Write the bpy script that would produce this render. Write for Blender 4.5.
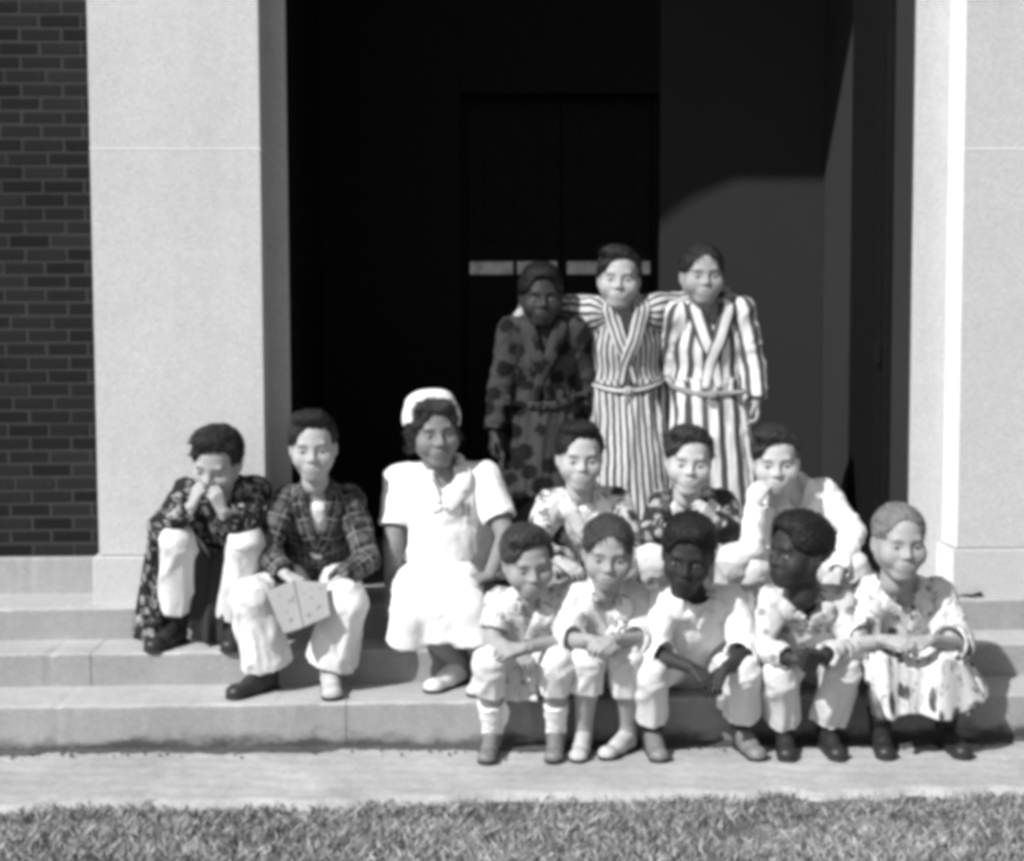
import bpy, bmesh, math, random
import numpy as np
from mathutils import Vector, Matrix

random.seed(7)
for o in list(bpy.data.objects):
    bpy.data.objects.remove(o)
SC = bpy.context.scene
COL = SC.collection
R = math.radians

# ------------------------------------------------------------------ camera
FPX = 1600.0                       # focal length in pixels of a 1024 wide frame
CAM = np.array([0.0, 0.0, 1.57])
YAW, PITCH, ROLL = R(2.0), R(4.3), R(0.2)
_f = np.array([math.sin(YAW) * math.cos(PITCH), math.cos(YAW) * math.cos(PITCH), -math.sin(PITCH)])
_r = np.cross(_f, [0, 0, 1]); _r /= np.linalg.norm(_r)
_u = np.cross(_r, _f)
_r, _u = _r * math.cos(ROLL) - _u * math.sin(ROLL), _u * math.cos(ROLL) + _r * math.sin(ROLL)
cd = bpy.data.cameras.new('camera')
cd.sensor_width = 36.0
cd.lens = FPX / 1024 * 36
cd.clip_start, cd.clip_end = 0.05, 4000
cam = bpy.data.objects.new('camera', cd)
COL.objects.link(cam)
cam.matrix_world = Matrix(((_r[0], _u[0], -_f[0], CAM[0]), (_r[1], _u[1], -_f[1], CAM[1]),
                           (_r[2], _u[2], -_f[2], CAM[2]), (0, 0, 0, 1)))
cd.dof.use_dof = True
cd.dof.focus_distance = 5.9
cd.dof.aperture_fstop = 9
SC.camera = cam

# ------------------------------------------------------------------ sky and sun
AZ, EL = R(44), R(41)              # sun on the photographer's left
SUN_DIR = Vector((math.sin(AZ) * math.cos(EL), math.cos(AZ) * math.cos(EL), -math.sin(EL)))
W = bpy.data.worlds.new('World')
SC.world = W
W.use_nodes = True
wn, wl = W.node_tree.nodes, W.node_tree.links
wn.clear()
sky = wn.new('ShaderNodeTexSky')
sky.sky_type = 'NISHITA'
sky.sun_disc = False
sky.sun_elevation = EL
sky.sun_rotation = math.atan2(-SUN_DIR.x, -SUN_DIR.y)
bw = wn.new('ShaderNodeRGBToBW')   # black and white film: the sky's light without its hue
bg = wn.new('ShaderNodeBackground')
bg.inputs['Strength'].default_value = 0.12
wo = wn.new('ShaderNodeOutputWorld')
wl.new(sky.outputs[0], bw.inputs[0]); wl.new(bw.outputs[0], bg.inputs[0]); wl.new(bg.outputs[0], wo.inputs[0])
sd = bpy.data.lights.new('sun', 'SUN')
sd.energy = 5.0
sd.angle = R(0.9)
sun = bpy.data.objects.new('sun', sd)
COL.objects.link(sun)
sun.location = (-6, -4, 8)
sun.rotation_euler = SUN_DIR.to_track_quat('-Z', 'Y').to_euler()
SC.render.engine = 'CYCLES'
SC.cycles.filter_width = 4.8       # soft old lens
SC.view_settings.view_transform = 'Standard'
SC.view_settings.look = 'None'
SC.view_settings.gamma = 1.0
SC.view_settings.exposure = 0.2


def P(px, py, Y):
    """world point on the plane at depth Y that the photograph shows at a pixel"""
    d = _f * FPX + _r * (px - 512) - _u * (py - 430.5)
    return CAM + d * ((Y - CAM[1]) / d[1])


def PZ(px, Y, z):
    """world point at depth Y and height z in the column px of the photograph"""
    a, b = P(px, 100, Y), P(px, 700, Y)
    t = (z - a[2]) / (b[2] - a[2])
    return a + (b - a) * t


# ------------------------------------------------------------------ materials
def newmat(name):
    m = bpy.data.materials.new(name)
    m.use_nodes = True
    n, l = m.node_tree.nodes, m.node_tree.links
    b = n['Principled BSDF']
    b.inputs['Specular IOR Level'].default_value = 0.25
    b.inputs['Roughness'].default_value = 0.85
    return m, n, l, b


class G:
    """tiny node helper"""
    def __init__(s, n, l): s.n, s.l = n, l
    def put(s, sock, v):
        if hasattr(v, 'links'): s.l.new(v, sock)
        else: sock.default_value = v
    def math(s, op, a, b=0.0, c=0.0, clamp=False):
        x = s.n.new('ShaderNodeMath'); x.operation = op; x.use_clamp = clamp
        s.put(x.inputs[0], a); s.put(x.inputs[1], b); s.put(x.inputs[2], c)
        return x.outputs[0]
    def step(s, v, lo, hi, a=0.0, b=1.0):
        x = s.n.new('ShaderNodeMapRange'); x.interpolation_type = 'SMOOTHSTEP'
        s.put(x.inputs[0], v)
        for i, q in enumerate((lo, hi, a, b)): s.put(x.inputs[1 + i], q)
        return x.outputs[0]
    def lin(s, v, lo, hi, a, b):
        x = s.n.new('ShaderNodeMapRange'); s.put(x.inputs[0], v)
        for i, q in enumerate((lo, hi, a, b)): s.put(x.inputs[1 + i], q)
        return x.outputs[0]
    def mix(s, f, a, b):           # grey values
        x = s.n.new('ShaderNodeMix'); x.data_type = 'FLOAT'
        s.put(x.inputs[0], f); s.put(x.inputs[2], a); s.put(x.inputs[3], b)
        return x.outputs[0]
    def noise(s, vec, scale, detail=3, rough=0.55, dist=0.0):
        x = s.n.new('ShaderNodeTexNoise'); x.inputs['Scale'].default_value = scale
        x.inputs['Detail'].default_value = detail; x.inputs['Roughness'].default_value = rough
        x.inputs['Distortion'].default_value = dist
        if vec is not None: s.l.new(vec, x.inputs['Vector'])
        return x.outputs[0]
    def vor(s, vec, scale, feature='F1', rnd=1.0):
        x = s.n.new('ShaderNodeTexVoronoi'); x.feature = feature
        x.inputs['Scale'].default_value = scale; x.inputs['Randomness'].default_value = rnd
        s.l.new(vec, x.inputs['Vector'])
        return x
    def coords(s, kind='Object'):
        return s.n.new('ShaderNodeTexCoord').outputs[kind]
    def attr(s, name):
        x = s.n.new('ShaderNodeAttribute'); x.attribute_name = name
        return x
    def sep(s, v):
        x = s.n.new('ShaderNodeSeparateXYZ'); s.l.new(v, x.inputs[0]); return x.outputs
    def scale3(s, v, k):
        x = s.n.new('ShaderNodeVectorMath'); x.operation = 'MULTIPLY'
        s.l.new(v, x.inputs[0]); x.inputs[1].default_value = k; return x.outputs[0]
    def bump(s, h, strength, dist):
        x = s.n.new('ShaderNodeBump'); x.inputs['Strength'].default_value = strength
        x.inputs['Distance'].default_value = dist
        s.l.new(h, x.inputs['Height']); return x.outputs[0]


def stone_mat(name, base, speck=0.12, blot=0.10, bump=0.25, stain=None):
    m, n, l, b = newmat(name)
    g = G(n, l)
    geo = n.new('ShaderNodeNewGeometry').outputs['Position']
    f = g.noise(geo, 260, 3, 0.7)
    big = g.noise(geo, 2.3, 5, 0.6)
    mid = g.noise(geo, 22, 4, 0.65)
    run = g.noise(g.scale3(geo, (7, 7, 0.6)), 1.0, 4, 0.6)
    v = g.math('MULTIPLY', g.lin(f, 0.25, 0.75, base * (1 - speck), base * (1 + speck)),
               g.lin(big, 0.25, 0.75, 1 - blot, 1 + blot))
    v = g.math('MULTIPLY', v, g.lin(mid, 0.25, 0.75, 1 - blot * 0.6, 1 + blot * 0.6))
    grain = g.noise(geo, 95, 3, 0.75)
    v = g.math('MULTIPLY', v, g.lin(grain, 0.25, 0.75, 1 - speck * 1.5, 1 + speck * 1.5))
    v = g.math('MULTIPLY', v, g.lin(run, 0.3, 0.8, 1.03, 1 - blot * 0.8))
    if stain is not None:          # splashed soil line along the foot of a riser, with its own ragged outline
        z0, z1, dark = stain
        z = g.sep(geo)[2]
        rag = g.noise(g.scale3(geo, (5, 5, 9)), 1.0, 5, 0.65)
        zz = g.math('ADD', z, g.lin(rag, 0.25, 0.75, -0.05, 0.05))
        v = g.math('MULTIPLY', v, g.step(zz, z0, z1, dark, 1.0))
    l.new(v, b.inputs['Base Color'])
    h = g.math('ADD', g.math('MULTIPLY', f, 0.5), mid)
    l.new(g.bump(h, bump, 0.006), b.inputs['Normal'])
    return m


def brick_mat(name, base, var=0.35):
    m, n, l, b = newmat(name)
    b.inputs['Specular IOR Level'].default_value = 0.0
    g = G(n, l)
    rnd = n.new('ShaderNodeObjectInfo').outputs['Random']
    geo = n.new('ShaderNodeNewGeometry').outputs['Position']
    cell = g.math('ADD', g.math('MULTIPLY', rnd, 0.7), g.math('MULTIPLY', g.noise(geo, 3.0, 2), 0.3))
    f = g.noise(geo, 120, 4, 0.7)
    v = g.math('MULTIPLY', g.lin(cell, 0.1, 0.9, base * (1 - var), base * (1 + var)), g.lin(f, 0.25, 0.75, 0.7, 1.3))
    l.new(v, b.inputs['Base Color'])
    l.new(g.bump(f, 0.5, 0.006), b.inputs['Normal'])
    return m


def cloth_mat(name, kind, c1, c2=0.1, period=0.03, duty=0.5, c3=None):
    m, n, l, b = newmat(name)
    b.inputs['Roughness'].default_value = 0.95
    b.inputs['Specular IOR Level'].default_value = 0.1
    g = G(n, l)
    uv = g.attr('cuv').outputs['Vector']
    wob = g.noise(uv, 9, 2)
    s = g.sep(uv)
    u = g.math('ADD', s[0], g.lin(wob, 0, 1, -0.006, 0.006))
    v = s[1]
    e = 0.06

    def band(x, per, du, ph=0.0):
        fr = g.math('FRACT', g.math('ADD', g.math('DIVIDE', x, per), ph + 50.0))
        d = g.math('ABSOLUTE', g.math('SUBTRACT', fr, 0.5))
        return g.step(d, du / 2 - e, du / 2 + e, 1.0, 0.0)
    if kind == 'plain':
        val = g.mix(g.noise(uv, 30, 3), c1 * 0.93, c1 * 1.05)
    elif kind == 'stripe':
        val = g.mix(band(u, period, duty), c1, c2)
        if c3 is not None:
            val = g.mix(band(u, period, duty * 0.35, 0.5), val, c3)
    elif kind == 'plaid':
        a, c = band(u, period, duty), band(v, period * 1.15, duty)
        val = g.mix(g.math('MULTIPLY', g.math('ADD', a, c), 0.5), c1, c2)
        thin = g.math('MAXIMUM', band(u, period, 0.10, 0.42), band(v, period * 1.15, 0.10, 0.42))
        val = g.mix(g.math('MULTIPLY', thin, 0.8), val, c3 if c3 is not None else c1)
        val = g.math('MULTIPLY', val, g.lin(g.noise(uv, 22, 3), 0.35, 0.65, 0.35, 1.6))
    elif kind in ('spots', 'floral'):
        vo = g.vor(uv, 1.0 / period)
        rag = g.noise(uv, 3.0 / period, 3)
        d = g.math('ADD', vo.outputs['Distance'], g.lin(rag, 0, 1, -0.22, 0.22))
        val = g.mix(g.step(d, duty - 0.08, duty + 0.08), c2, c1)
        if kind == 'floral':
            n1 = g.noise(uv, 1.3 / period, 2, 0.5, 0.8)
            n2 = g.noise(g.scale3(uv, (1, 1, 1.3)), 0.8 / period, 2)
            ring = g.math('ABSOLUTE', g.math('SUBTRACT', n1, 0.5))
            sq = g.math('MULTIPLY', g.step(ring, 0.015, 0.05, 0.85, 0.0), g.step(n2, 0.46, 0.56))
            val = g.mix(sq, val, c3 if c3 is not None else c2)
    l.new(val, b.inputs['Base Color'])
    weave = g.noise(uv, 420, 2, 0.6)
    crease = g.noise(g.scale3(uv, (16, 9, 1)), 1.0, 4, 0.6, 0.6)
    h = g.math('ADD', g.math('MULTIPLY', weave, 0.12), crease)
    l.new(g.bump(h, 0.55, 0.012), b.inputs['Normal'])
    return m


def tint_mat(name, rough=0.6, spec=0.35, bump=0.1, bscale=300):
    """colour comes from the mesh itself (skin, lips, brows, eyes)"""
    m, n, l, b = newmat(name)
    g = G(n, l)
    a = g.attr('tint')
    geo = n.new('ShaderNodeNewGeometry').outputs['Position']
    f = g.noise(geo, 60, 3)
    l.new(g.math('MULTIPLY', a.outputs['Fac'], g.lin(f, 0.3, 0.7, 0.93, 1.07)), b.inputs['Base Color'])
    b.inputs['Roughness'].default_value = rough
    b.inputs['Specular IOR Level'].default_value = spec
    l.new(g.bump(g.noise(geo, bscale, 2), bump, 0.003), b.inputs['Normal'])
    return m


def plain_mat(name, base, rough=0.7, spec=0.3, var=0.1, scale=40, bump=0.1):
    m, n, l, b = newmat(name)
    g = G(n, l)
    geo = n.new('ShaderNodeNewGeometry').outputs['Position']
    f = g.noise(geo, scale, 4)
    l.new(g.lin(f, 0.25, 0.75, base * (1 - var), base * (1 + var)), b.inputs['Base Color'])
    b.inputs['Roughness'].default_value = rough
    b.inputs['Specular IOR Level'].default_value = spec
    l.new(g.bump(f, bump, 0.004), b.inputs['Normal'])
    return m


def hair_mat(name, base):
    m, n, l, b = newmat(name)
    g = G(n, l)
    uv = g.attr('cuv').outputs['Vector']
    f = g.noise(g.scale3(uv, (260, 40, 40)), 1.0, 4, 0.7)
    l.new(g.lin(f, 0.3, 0.7, base * 0.55, base * 1.5), b.inputs['Base Color'])
    b.inputs['Roughness'].default_value = 0.5
    l.new(g.bump(f, 0.8, 0.006), b.inputs['Normal'])
    return m


# ------------------------------------------------------------------ mesh helpers
def tag(o, label=None, cat=None, group=None, kind=None):
    if label: o['label'] = label
    if cat: o['category'] = cat
    if group: o['group'] = group
    if kind: o['kind'] = kind
    return o


def link(name, me, mat=None, parent=None, loc=None):
    o = bpy.data.objects.new(name, me)
    COL.objects.link(o)
    if mat is not None and not me.materials: me.materials.append(mat)
    if loc is not None: o.location = loc
    if parent is not None:
        o.parent = parent
    return o


def mesh_np(name, V, F, smooth=True, attrs=None):
    """mesh from numpy arrays of vertices and quads/triangles (fast)"""
    V = np.asarray(V, np.float32); F = np.asarray(F, np.int32)
    k = F.shape[1]
    me = bpy.data.meshes.new(name)
    me.vertices.add(len(V)); me.vertices.foreach_set('co', V.ravel())
    me.loops.add(F.size); me.loops.foreach_set('vertex_index', F.ravel())
    me.polygons.add(len(F))
    me.polygons.foreach_set('loop_start', np.arange(0, F.size, k, dtype=np.int32))
    try: me.polygons.foreach_set('loop_total', np.full(len(F), k, np.int32))
    except Exception: pass
    me.polygons.foreach_set('use_smooth', np.full(len(F), smooth, bool))
    for an, (typ, arr) in (attrs or {}).items():
        at = me.attributes.new(an, typ, 'POINT')
        at.data.foreach_set('vector' if typ == 'FLOAT_VECTOR' else 'value', np.asarray(arr, np.float32).ravel())
    me.update(calc_edges=True)
    return me


def bm_mesh(name, bm, smooth=False):
    me = bpy.data.meshes.new(name)
    bm.normal_update(); bm.to_mesh(me); bm.free()
    if smooth:
        for p in me.polygons: p.use_smooth = True
    return me


def box_mesh(name, x0, x1, y0, y1, z0, z1, bev=0.0, seg=1, bm=None):
    own = bm is None
    if own: bm = bmesh.new()
    vs = [bm.verts.new((x, y, z)) for x in (x0, x1) for y in (y0, y1) for z in (z0, z1)]
    fs = [(0, 1, 3, 2), (4, 6, 7, 5), (0, 4, 5, 1), (2, 3, 7, 6), (0, 2, 6, 4), (1, 5, 7, 3)]
    faces = [bm.faces.new([vs[i] for i in f]) for f in fs]
    if bev:
        es = {e for f in faces for e in f.edges}
        bmesh.ops.bevel(bm, geom=list(es), offset=bev, segments=seg, affect='EDGES', profile=0.5)
    if own: return bm_mesh(name, bm)


def slab_mesh(name, x0, x1, y0, y1, z0, z1, r=0.012, step=0.03, amp=0.0025, seed=0):
    """stone slab along X: rounded worn nosing, slightly uneven along its length"""
    rg = np.random.RandomState(seed)
    prof = [(y1, z0), (y0, z0)]
    for k in range(5):
        a = math.pi / 2 * k / 4
        prof.append((y0 + r - r * math.cos(a), z1 - r + r * math.sin(a)))
    prof += [(y1, z1)]
    prof = np.array(prof)
    nx = max(2, int((x1 - x0) / step) + 1)
    xs = np.linspace(x0, x1, nx)
    nz = np.convolve(rg.randn(nx + 8), np.ones(5) / 5, 'same')[4:4 + nx]
    nz2 = np.convolve(rg.randn(nx + 8), np.ones(9) / 9, 'same')[4:4 + nx]
    m = len(prof)
    V = np.zeros((nx, m, 3))
    V[:, :, 0] = xs[:, None]; V[:, :, 1] = prof[None, :, 0]; V[:, :, 2] = prof[None, :, 1]
    edge = np.array([0, 0.5] + [1, 1.3, 1.6, 1.3, 1] + [0.0])
    chips = (rg.rand(nx) < 0.05) * rg.rand(nx) * 2.0
    V[:, :, 1] += edge[None] * (amp * (nz2[:, None] * 2 + chips[:, None]))
    V[:, 2:7, 2] -= amp * (np.abs(nz[:, None]) + chips[:, None])
    F = []
    for i in range(nx - 1):
        for j in range(m):
            k = (j + 1) % m
            F.append((i * m + j, i * m + k, (i + 1) * m + k, (i + 1) * m + j))
    me = bpy.data.meshes.new(name)
    caps = [tuple(range(m))[::-1], tuple((nx - 1) * m + j for j in range(m))]
    me.from_pydata(V.reshape(-1, 3).tolist(), [], F + caps)
    me.update()
    bm = bmesh.new(); bm.from_mesh(me); bmesh.ops.recalc_face_normals(bm, faces=bm.faces); bm.to_mesh(me); bm.free()
    return me

# ------------------------------------------------------------------ the setting
Z_P, Z_2, Z_3 = 0.415, 0.29, 0.165          # platform, second tread, first tread
Y_P, Y_2, Y_3 = 6.24, 5.985, 5.68            # their front edges
Y_PIL, Y_WALL, Y_BACK, Y_JAMB = 6.33, 6.60, 8.15, 6.51
X_L0, X_L1 = -1.415, -0.756                 # left pilaster
X_R0, X_R1 = 2.013, 2.67                     # right pilaster
X_J0, X_J1 = -0.673, 1.872                  # clear opening between the jambs
Z_LINT, Z_TOP = 4.2, 6.2

M_conc = stone_mat('cast_concrete', 0.27, 0.12, 0.10, 0.25)
M_riser = stone_mat('cast_concrete_stained', 0.27, 0.12, 0.12, 0.3, stain=(0.0, 0.06, 0.22))
M_walk = stone_mat('worn_walk', 0.40, 0.15, 0.22, 0.6)
M_stone = stone_mat('limestone', 0.45, 0.13, 0.06, 0.12)
M_stone2 = stone_mat('limestone_greyer', 0.43, 0.13, 0.06, 0.12)
M_point = stone_mat('pale_pointing', 0.60, 0.05, 0.08, 0.2)
M_base = stone_mat('base_course_concrete', 0.30, 0.10, 0.10, 0.2)
M_brick = brick_mat('dark_brick', 0.019, 0.28)
M_mortar = stone_mat('mortar', 0.032, 0.2, 0.2, 0.3)
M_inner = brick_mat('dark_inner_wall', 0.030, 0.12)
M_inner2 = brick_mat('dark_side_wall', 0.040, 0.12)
M_wood_shade = plain_mat('dark_wood_and_shade', 0.010, 0.8, 0.03, 0.2, 20)
M_tread = stone_mat('sun_pale_tread', 0.40, 0.14, 0.12, 0.3)
M_sun_paint = stone_mat('white_painted_sun', 0.80, 0.05, 0.05, 0.1)
M_floor = stone_mat('dark_low_bounce_floor', 0.10, 0.2, 0.2, 0.2)  # floor tone darkened to cut bounce light inside the vestibule
M_soil = stone_mat('soil', 0.08, 0.3, 0.3, 0.6)

# ground sheet to the horizon, with the lawn strip and the walk laid on it
bm = bmesh.new()
gv = [bm.verts.new(p) for p in ((-900, -900, -0.03), (900, -900, -0.03), (900, 900, -0.03), (-900, 900, -0.03))]
bm.faces.new(gv)


def lawn_mat():
    m, n, l, b = newmat('lawn_ground')
    g = G(n, l)
    geo = n.new('ShaderNodeNewGeometry').outputs['Position']
    a, c = g.noise(geo, 9, 5, 0.7), g.noise(geo, 90, 3, 0.7)
    l.new(g.math('MULTIPLY', g.lin(a, 0.3, 0.7, 0.07, 0.15), g.lin(c, 0.3, 0.7, 0.6, 1.4)), b.inputs['Base Color'])
    l.new(g.bump(c, 0.7, 0.02), b.inputs['Normal'])
    return m


tag(link('ground', bm_mesh('ground', bm), lawn_mat()), kind='structure')

# the walk: an uneven sheet with a ragged lawn edge
nx, ny = 300, 26
xs = np.linspace(-3.6, 4.6, nx); rg = np.random.RandomState(3)
rag = np.convolve(rg.randn(nx + 20), np.hanning(9) / 4, 'same')[10:-10] * 0.045 + np.sin(xs * 2.1) * 0.018 + np.sin(xs * 5.7 + 1) * 0.008
V = np.zeros((nx, ny, 3))
for j in range(ny):
    t = j / (ny - 1)
    y = 5.08 + rag * (1 - t) + t * (Y_3 + 0.02 - 5.08)
    V[:, j, 0] = xs; V[:, j, 1] = y
    V[:, j, 2] = -0.002 + 0.004 * np.sin(xs * 5.3 + j * .7) * np.sin(j * .9 + xs * 2.2) + rg.randn(nx) * 0.0012
V[:, 0, 2] = -0.028
F = [(i * ny + j, (i + 1) * ny + j, (i + 1) * ny + j + 1, i * ny + j + 1) for i in range(nx - 1) for j in range(ny - 1)]
tag(link('walk', mesh_np('walk', V.reshape(-1, 3), F), M_walk), kind='structure')

# soil and crumbs collected along the foot of the steps
rg = np.random.RandomState(11)
cl_v, cl_f = [], []
for k in range(700):
    x = rg.uniform(-2.4, 3.4); y = Y_3 - abs(rg.randn()) * 0.05 - 0.004
    s = rg.uniform(0.002, 0.009); b0 = len(cl_v)
    for (a, b, c) in ((1, 0, 0), (-1, 0, 0), (0, 1, 0), (0, -1, 0), (0, 0, .8), (0, 0, -.8)):
        q = s * rg.uniform(0.7, 1.2)
        cl_v.append((x + a * q, y + b * q, 0.003 + c * q))
    for t in ((0, 2, 4), (2, 1, 4), (1, 3, 4), (3, 0, 4), (2, 0, 5), (1, 2, 5), (3, 1, 5), (0, 3, 5)):
        cl_f.append([b0 + i for i in t])
sx = np.linspace(-3.3, 4.3, 420)
sw = 0.05 + 0.03 * np.sin(sx * 3.3) * np.sin(sx * 1.7 + 1) + np.convolve(rg.randn(440), np.hanning(11) / 5, 'same')[10:-10] * 0.028
b0 = len(cl_v)
for a, w in zip(sx, np.clip(sw, 0.004, 0.14)):
    cl_v += [(a, Y_3 + 0.004, 0.010), (a, Y_3 - w * 0.5, 0.008), (a, Y_3 - w, 0.001)]
for i in range(419):
    for j in range(2):
        p, q = b0 + i * 3 + j, b0 + (i + 1) * 3 + j
        cl_f += [[p, p + 1, q + 1], [p, q + 1, q]]
tag(link('soil_crumbs', mesh_np('soil_crumbs', cl_v, cl_f, False), M_soil),
    'dark soil and crumbs gathered along the foot of the bottom step', 'soil', kind='stuff')

# steps: slabs laid end to end, each slab a piece
steps = bpy.data.objects.new('steps', None); COL.objects.link(steps); tag(steps, kind='structure')
def course(z0, z1, y0, y1, cuts, mat, seed):
    for i in range(len(cuts) - 1):
        me = slab_mesh('step_slab', cuts[i] + 0.0015, cuts[i + 1] - 0.0015, y0, y1, z0, z1, 0.012, seed=seed + i)
        me.materials.append(mat); me.materials.append(M_tread)     # tread tops coloured paler than the risers: sun brightness put into the colour
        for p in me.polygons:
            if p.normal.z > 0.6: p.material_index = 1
        link('step_slab', me, None, steps)
xj = lambda px, Y, z: float(PZ(px, Y, z)[0])
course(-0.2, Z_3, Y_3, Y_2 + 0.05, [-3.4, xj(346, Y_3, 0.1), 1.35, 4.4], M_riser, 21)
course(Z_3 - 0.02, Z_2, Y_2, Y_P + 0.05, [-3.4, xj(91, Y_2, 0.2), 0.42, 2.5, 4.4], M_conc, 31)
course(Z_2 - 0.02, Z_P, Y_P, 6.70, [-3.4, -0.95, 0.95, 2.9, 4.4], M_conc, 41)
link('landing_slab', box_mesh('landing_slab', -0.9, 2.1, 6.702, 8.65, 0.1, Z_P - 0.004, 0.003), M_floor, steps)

# lawn blades in view (nobody could count them)
rg = np.random.RandomState(5)
N = 125000
gx = rg.uniform(-2.6, 3.2, N); gy = rg.uniform(3.7, 5.14, N)
patch = np.sin(gx * 3.1 + 2 * np.sin(gy * 4.3)) * np.sin(gy * 6.7 + 2 * np.sin(gx * 2.3 + 1)) + 0.6 * np.sin(gx * 17 + 3 * np.sin(gy * 13)) * np.sin(gy * 19 + gx * 7)
clump = 0.6 * np.sin(gx * 9 + 3 * np.sin(gy * 7)) * np.sin(gy * 11 + 2 * np.sin(gx * 5)) + 0.7 * patch + rg.randn(N) * 0.5
edge = 5.088 + np.interp(gx, xs, rag) + rg.randn(N) * 0.026 + 0.02 * np.clip(patch, -1, 1)
keep = (gy < edge) & (clump > -0.55)
gx, gy, clump = gx[keep], gy[keep], clump[keep]; N = len(gx)
hh = (0.016 + 0.014 * rg.rand(N) + 0.009 * np.clip(clump, -1, 1.5))
an = rg.uniform(0, 2 * np.pi, N); wd = 0.0019 + 0.0016 * rg.rand(N)
ln = hh * rg.uniform(0.2, 1.3, N); la = rg.uniform(0, 2 * np.pi, N)
V = np.zeros((N, 4, 3))
dx, dy = np.cos(an) * wd, np.sin(an) * wd
V[:, 0] = np.stack([gx - dx, gy - dy, np.full(N, -0.031)], 1)
V[:, 1] = np.stack([gx + dx, gy + dy, np.full(N, -0.031)], 1)
V[:, 2] = np.stack([gx + dx * .8 + np.cos(la) * ln * .45, gy + dy * .8 + np.sin(la) * ln * .45, -0.03 + hh * .6], 1)
V[:, 3] = np.stack([gx + np.cos(la) * ln, gy + np.sin(la) * ln, -0.03 + hh], 1)
idx = np.arange(N)[:, None] * 4
F = np.concatenate([idx + [0, 1, 2], idx + [0, 2, 3]])
blade = np.repeat(np.clip(0.21 + 0.09 * rg.randn(N) + 0.075 * clump + 0.12 * (rg.rand(N) < .2), 0.05, 0.55), 4)
M_grass = tint_mat('dry_grass', 0.7, 0.2, 0.0)
tag(link('grass', mesh_np('grass', V.reshape(-1, 3), F, False, {'tint': ('FLOAT', blade)}), M_grass),
    'short dry lawn in front of the pale walk', 'grass', kind='stuff')

# brick facades: mortar body, each brick in view a piece of its own, the rest joined
BL, BH, JT, CO = 0.155, 0.0435, 0.0115, 0.055
def brick_wall(x0, x1, label, vis0, vis1, anchor):
    """anchor = the x edge (beside the pilaster) the bond starts from; vis = x span that the photograph shows"""
    w = link('brick_wall', box_mesh('mortar_wall', x0, x1, Y_WALL + 0.001, Y_WALL + 0.3, Z_P - 0.1, Z_TOP), M_mortar)
    tag(w, label, 'wall')
    z, row, far = Z_P + 0.155, 0, bmesh.new()
    proto = {}
    while z + BH < Z_TOP:
        sgn = -1 if anchor > (x0 + x1) / 2 else 1
        lead = (BL, BL * .5, BL, BL * .5, BL, BL * .35)[row % 6]
        a, first = anchor, True
        while (a > x0 + 0.02) if sgn < 0 else (a < x1 - 0.02):
            L = lead if first else BL
            first = False
            b = a + sgn * L
            lo, hi = max(min(a, b), x0), min(max(a, b), x1)
            if hi - lo > 0.02:
                if lo < vis1 and hi > vis0 and z < 2.9:
                    key = round(hi - lo, 3)
                    if key not in proto:
                        proto[key] = box_mesh('brick', 0, hi - lo, 0, 0.08, 0, BH, 0.002)
                        proto[key].materials.append(M_brick)
                    o = link('brick', proto[key], None, w, (lo, Y_WALL - random.uniform(0.0005, 0.003), z + random.uniform(-.001, .001)))
                else:
                    box_mesh('b', lo, hi, Y_WALL - random.uniform(0, 0.003), Y_WALL + 0.05, z, z + BH, bm=far)
            a = b + sgn * JT
        z += CO; row += 1
    fo = link('brick_courses', bm_mesh('brick_courses', far), M_brick, w)
    fo['kind'] = 'stuff'
    bc = link('base_course', slab_mesh('base_course', x0, x1, Y_WALL - 0.03, Y_WALL + 0.004, Z_P - 0.05, Z_P + 0.150, 0.01, seed=77), M_base, w)
    return w
brick_wall(-3.4, X_L0, 'dark brick wall with pale mortar joints left of the doorway', -2.10, X_L0, X_L0 - 0.004)
brick_wall(X_R1, 4.4, 'dark brick wall right of the right stone pilaster', 9, 9, X_R1 + 0.004)

# stone pilasters: plinth and blocks with fine joints
def pilaster(x0, x1, label, mat, zj):
    t = bpy.data.objects.new('stone_pilaster', None); COL.objects.link(t)
    t.location = ((x0 + x1) / 2, Y_PIL, Z_P); tag(t, label, 'pilaster', 'stone pilasters flanking the doorway')
    inv = Vector((-(x0 + x1) / 2, -Y_PIL, -Z_P))
    def pc(name, me): return link(name, me, mat, t, inv)
    pc('plinth', box_mesh('plinth', x0 - 0.022, x1 + 0.022, Y_PIL - 0.024, Y_WALL + 0.10, Z_P - 0.02, Z_P + 0.19, 0.006, 2))
    z = Z_P + 0.191
    for zz in zj:
        pc('stone_block', box_mesh('stone_block', x0, x1, Y_PIL, Y_WALL + 0.12, z + 0.0015, zz - 0.0015, 0.004, 2))
        link('joint', box_mesh('joint', x0 - 0.001, x1 + 0.001, Y_PIL - 0.0015, Y_WALL + 0.11, zz - 0.004, zz + 0.004, 0.001), M_point, t, inv) if zz < Z_TOP - 0.1 else None
        z = zz
    return t
pilaster(X_L0, X_L1, 'pale stone pilaster between the brick wall and the dark doorway', M_stone, [2.20, 4.25, Z_TOP])
pilaster(X_R0, X_R1, 'pale stone pilaster at the right edge of the photo', M_stone2, [2.20, 4.25, Z_TOP])

# sunlight on the right pilaster's doorway side, painted as a white strip
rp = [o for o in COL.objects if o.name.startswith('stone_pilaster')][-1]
for nm, a in (('painted_sun_edge', (X_R0 - 0.004, X_R0 + 0.002, Y_PIL + 0.002, Y_JAMB - 0.002, Z_P + 0.195, Z_TOP)),
              ('painted_sun_edge', (X_R0 - 0.026, X_R0 - 0.021, Y_PIL - 0.02, Y_JAMB - 0.002, Z_P + 0.002, Z_P + 0.186))):
    link(nm, box_mesh(nm, *a), M_sun_paint, rp, -rp.location)

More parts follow.
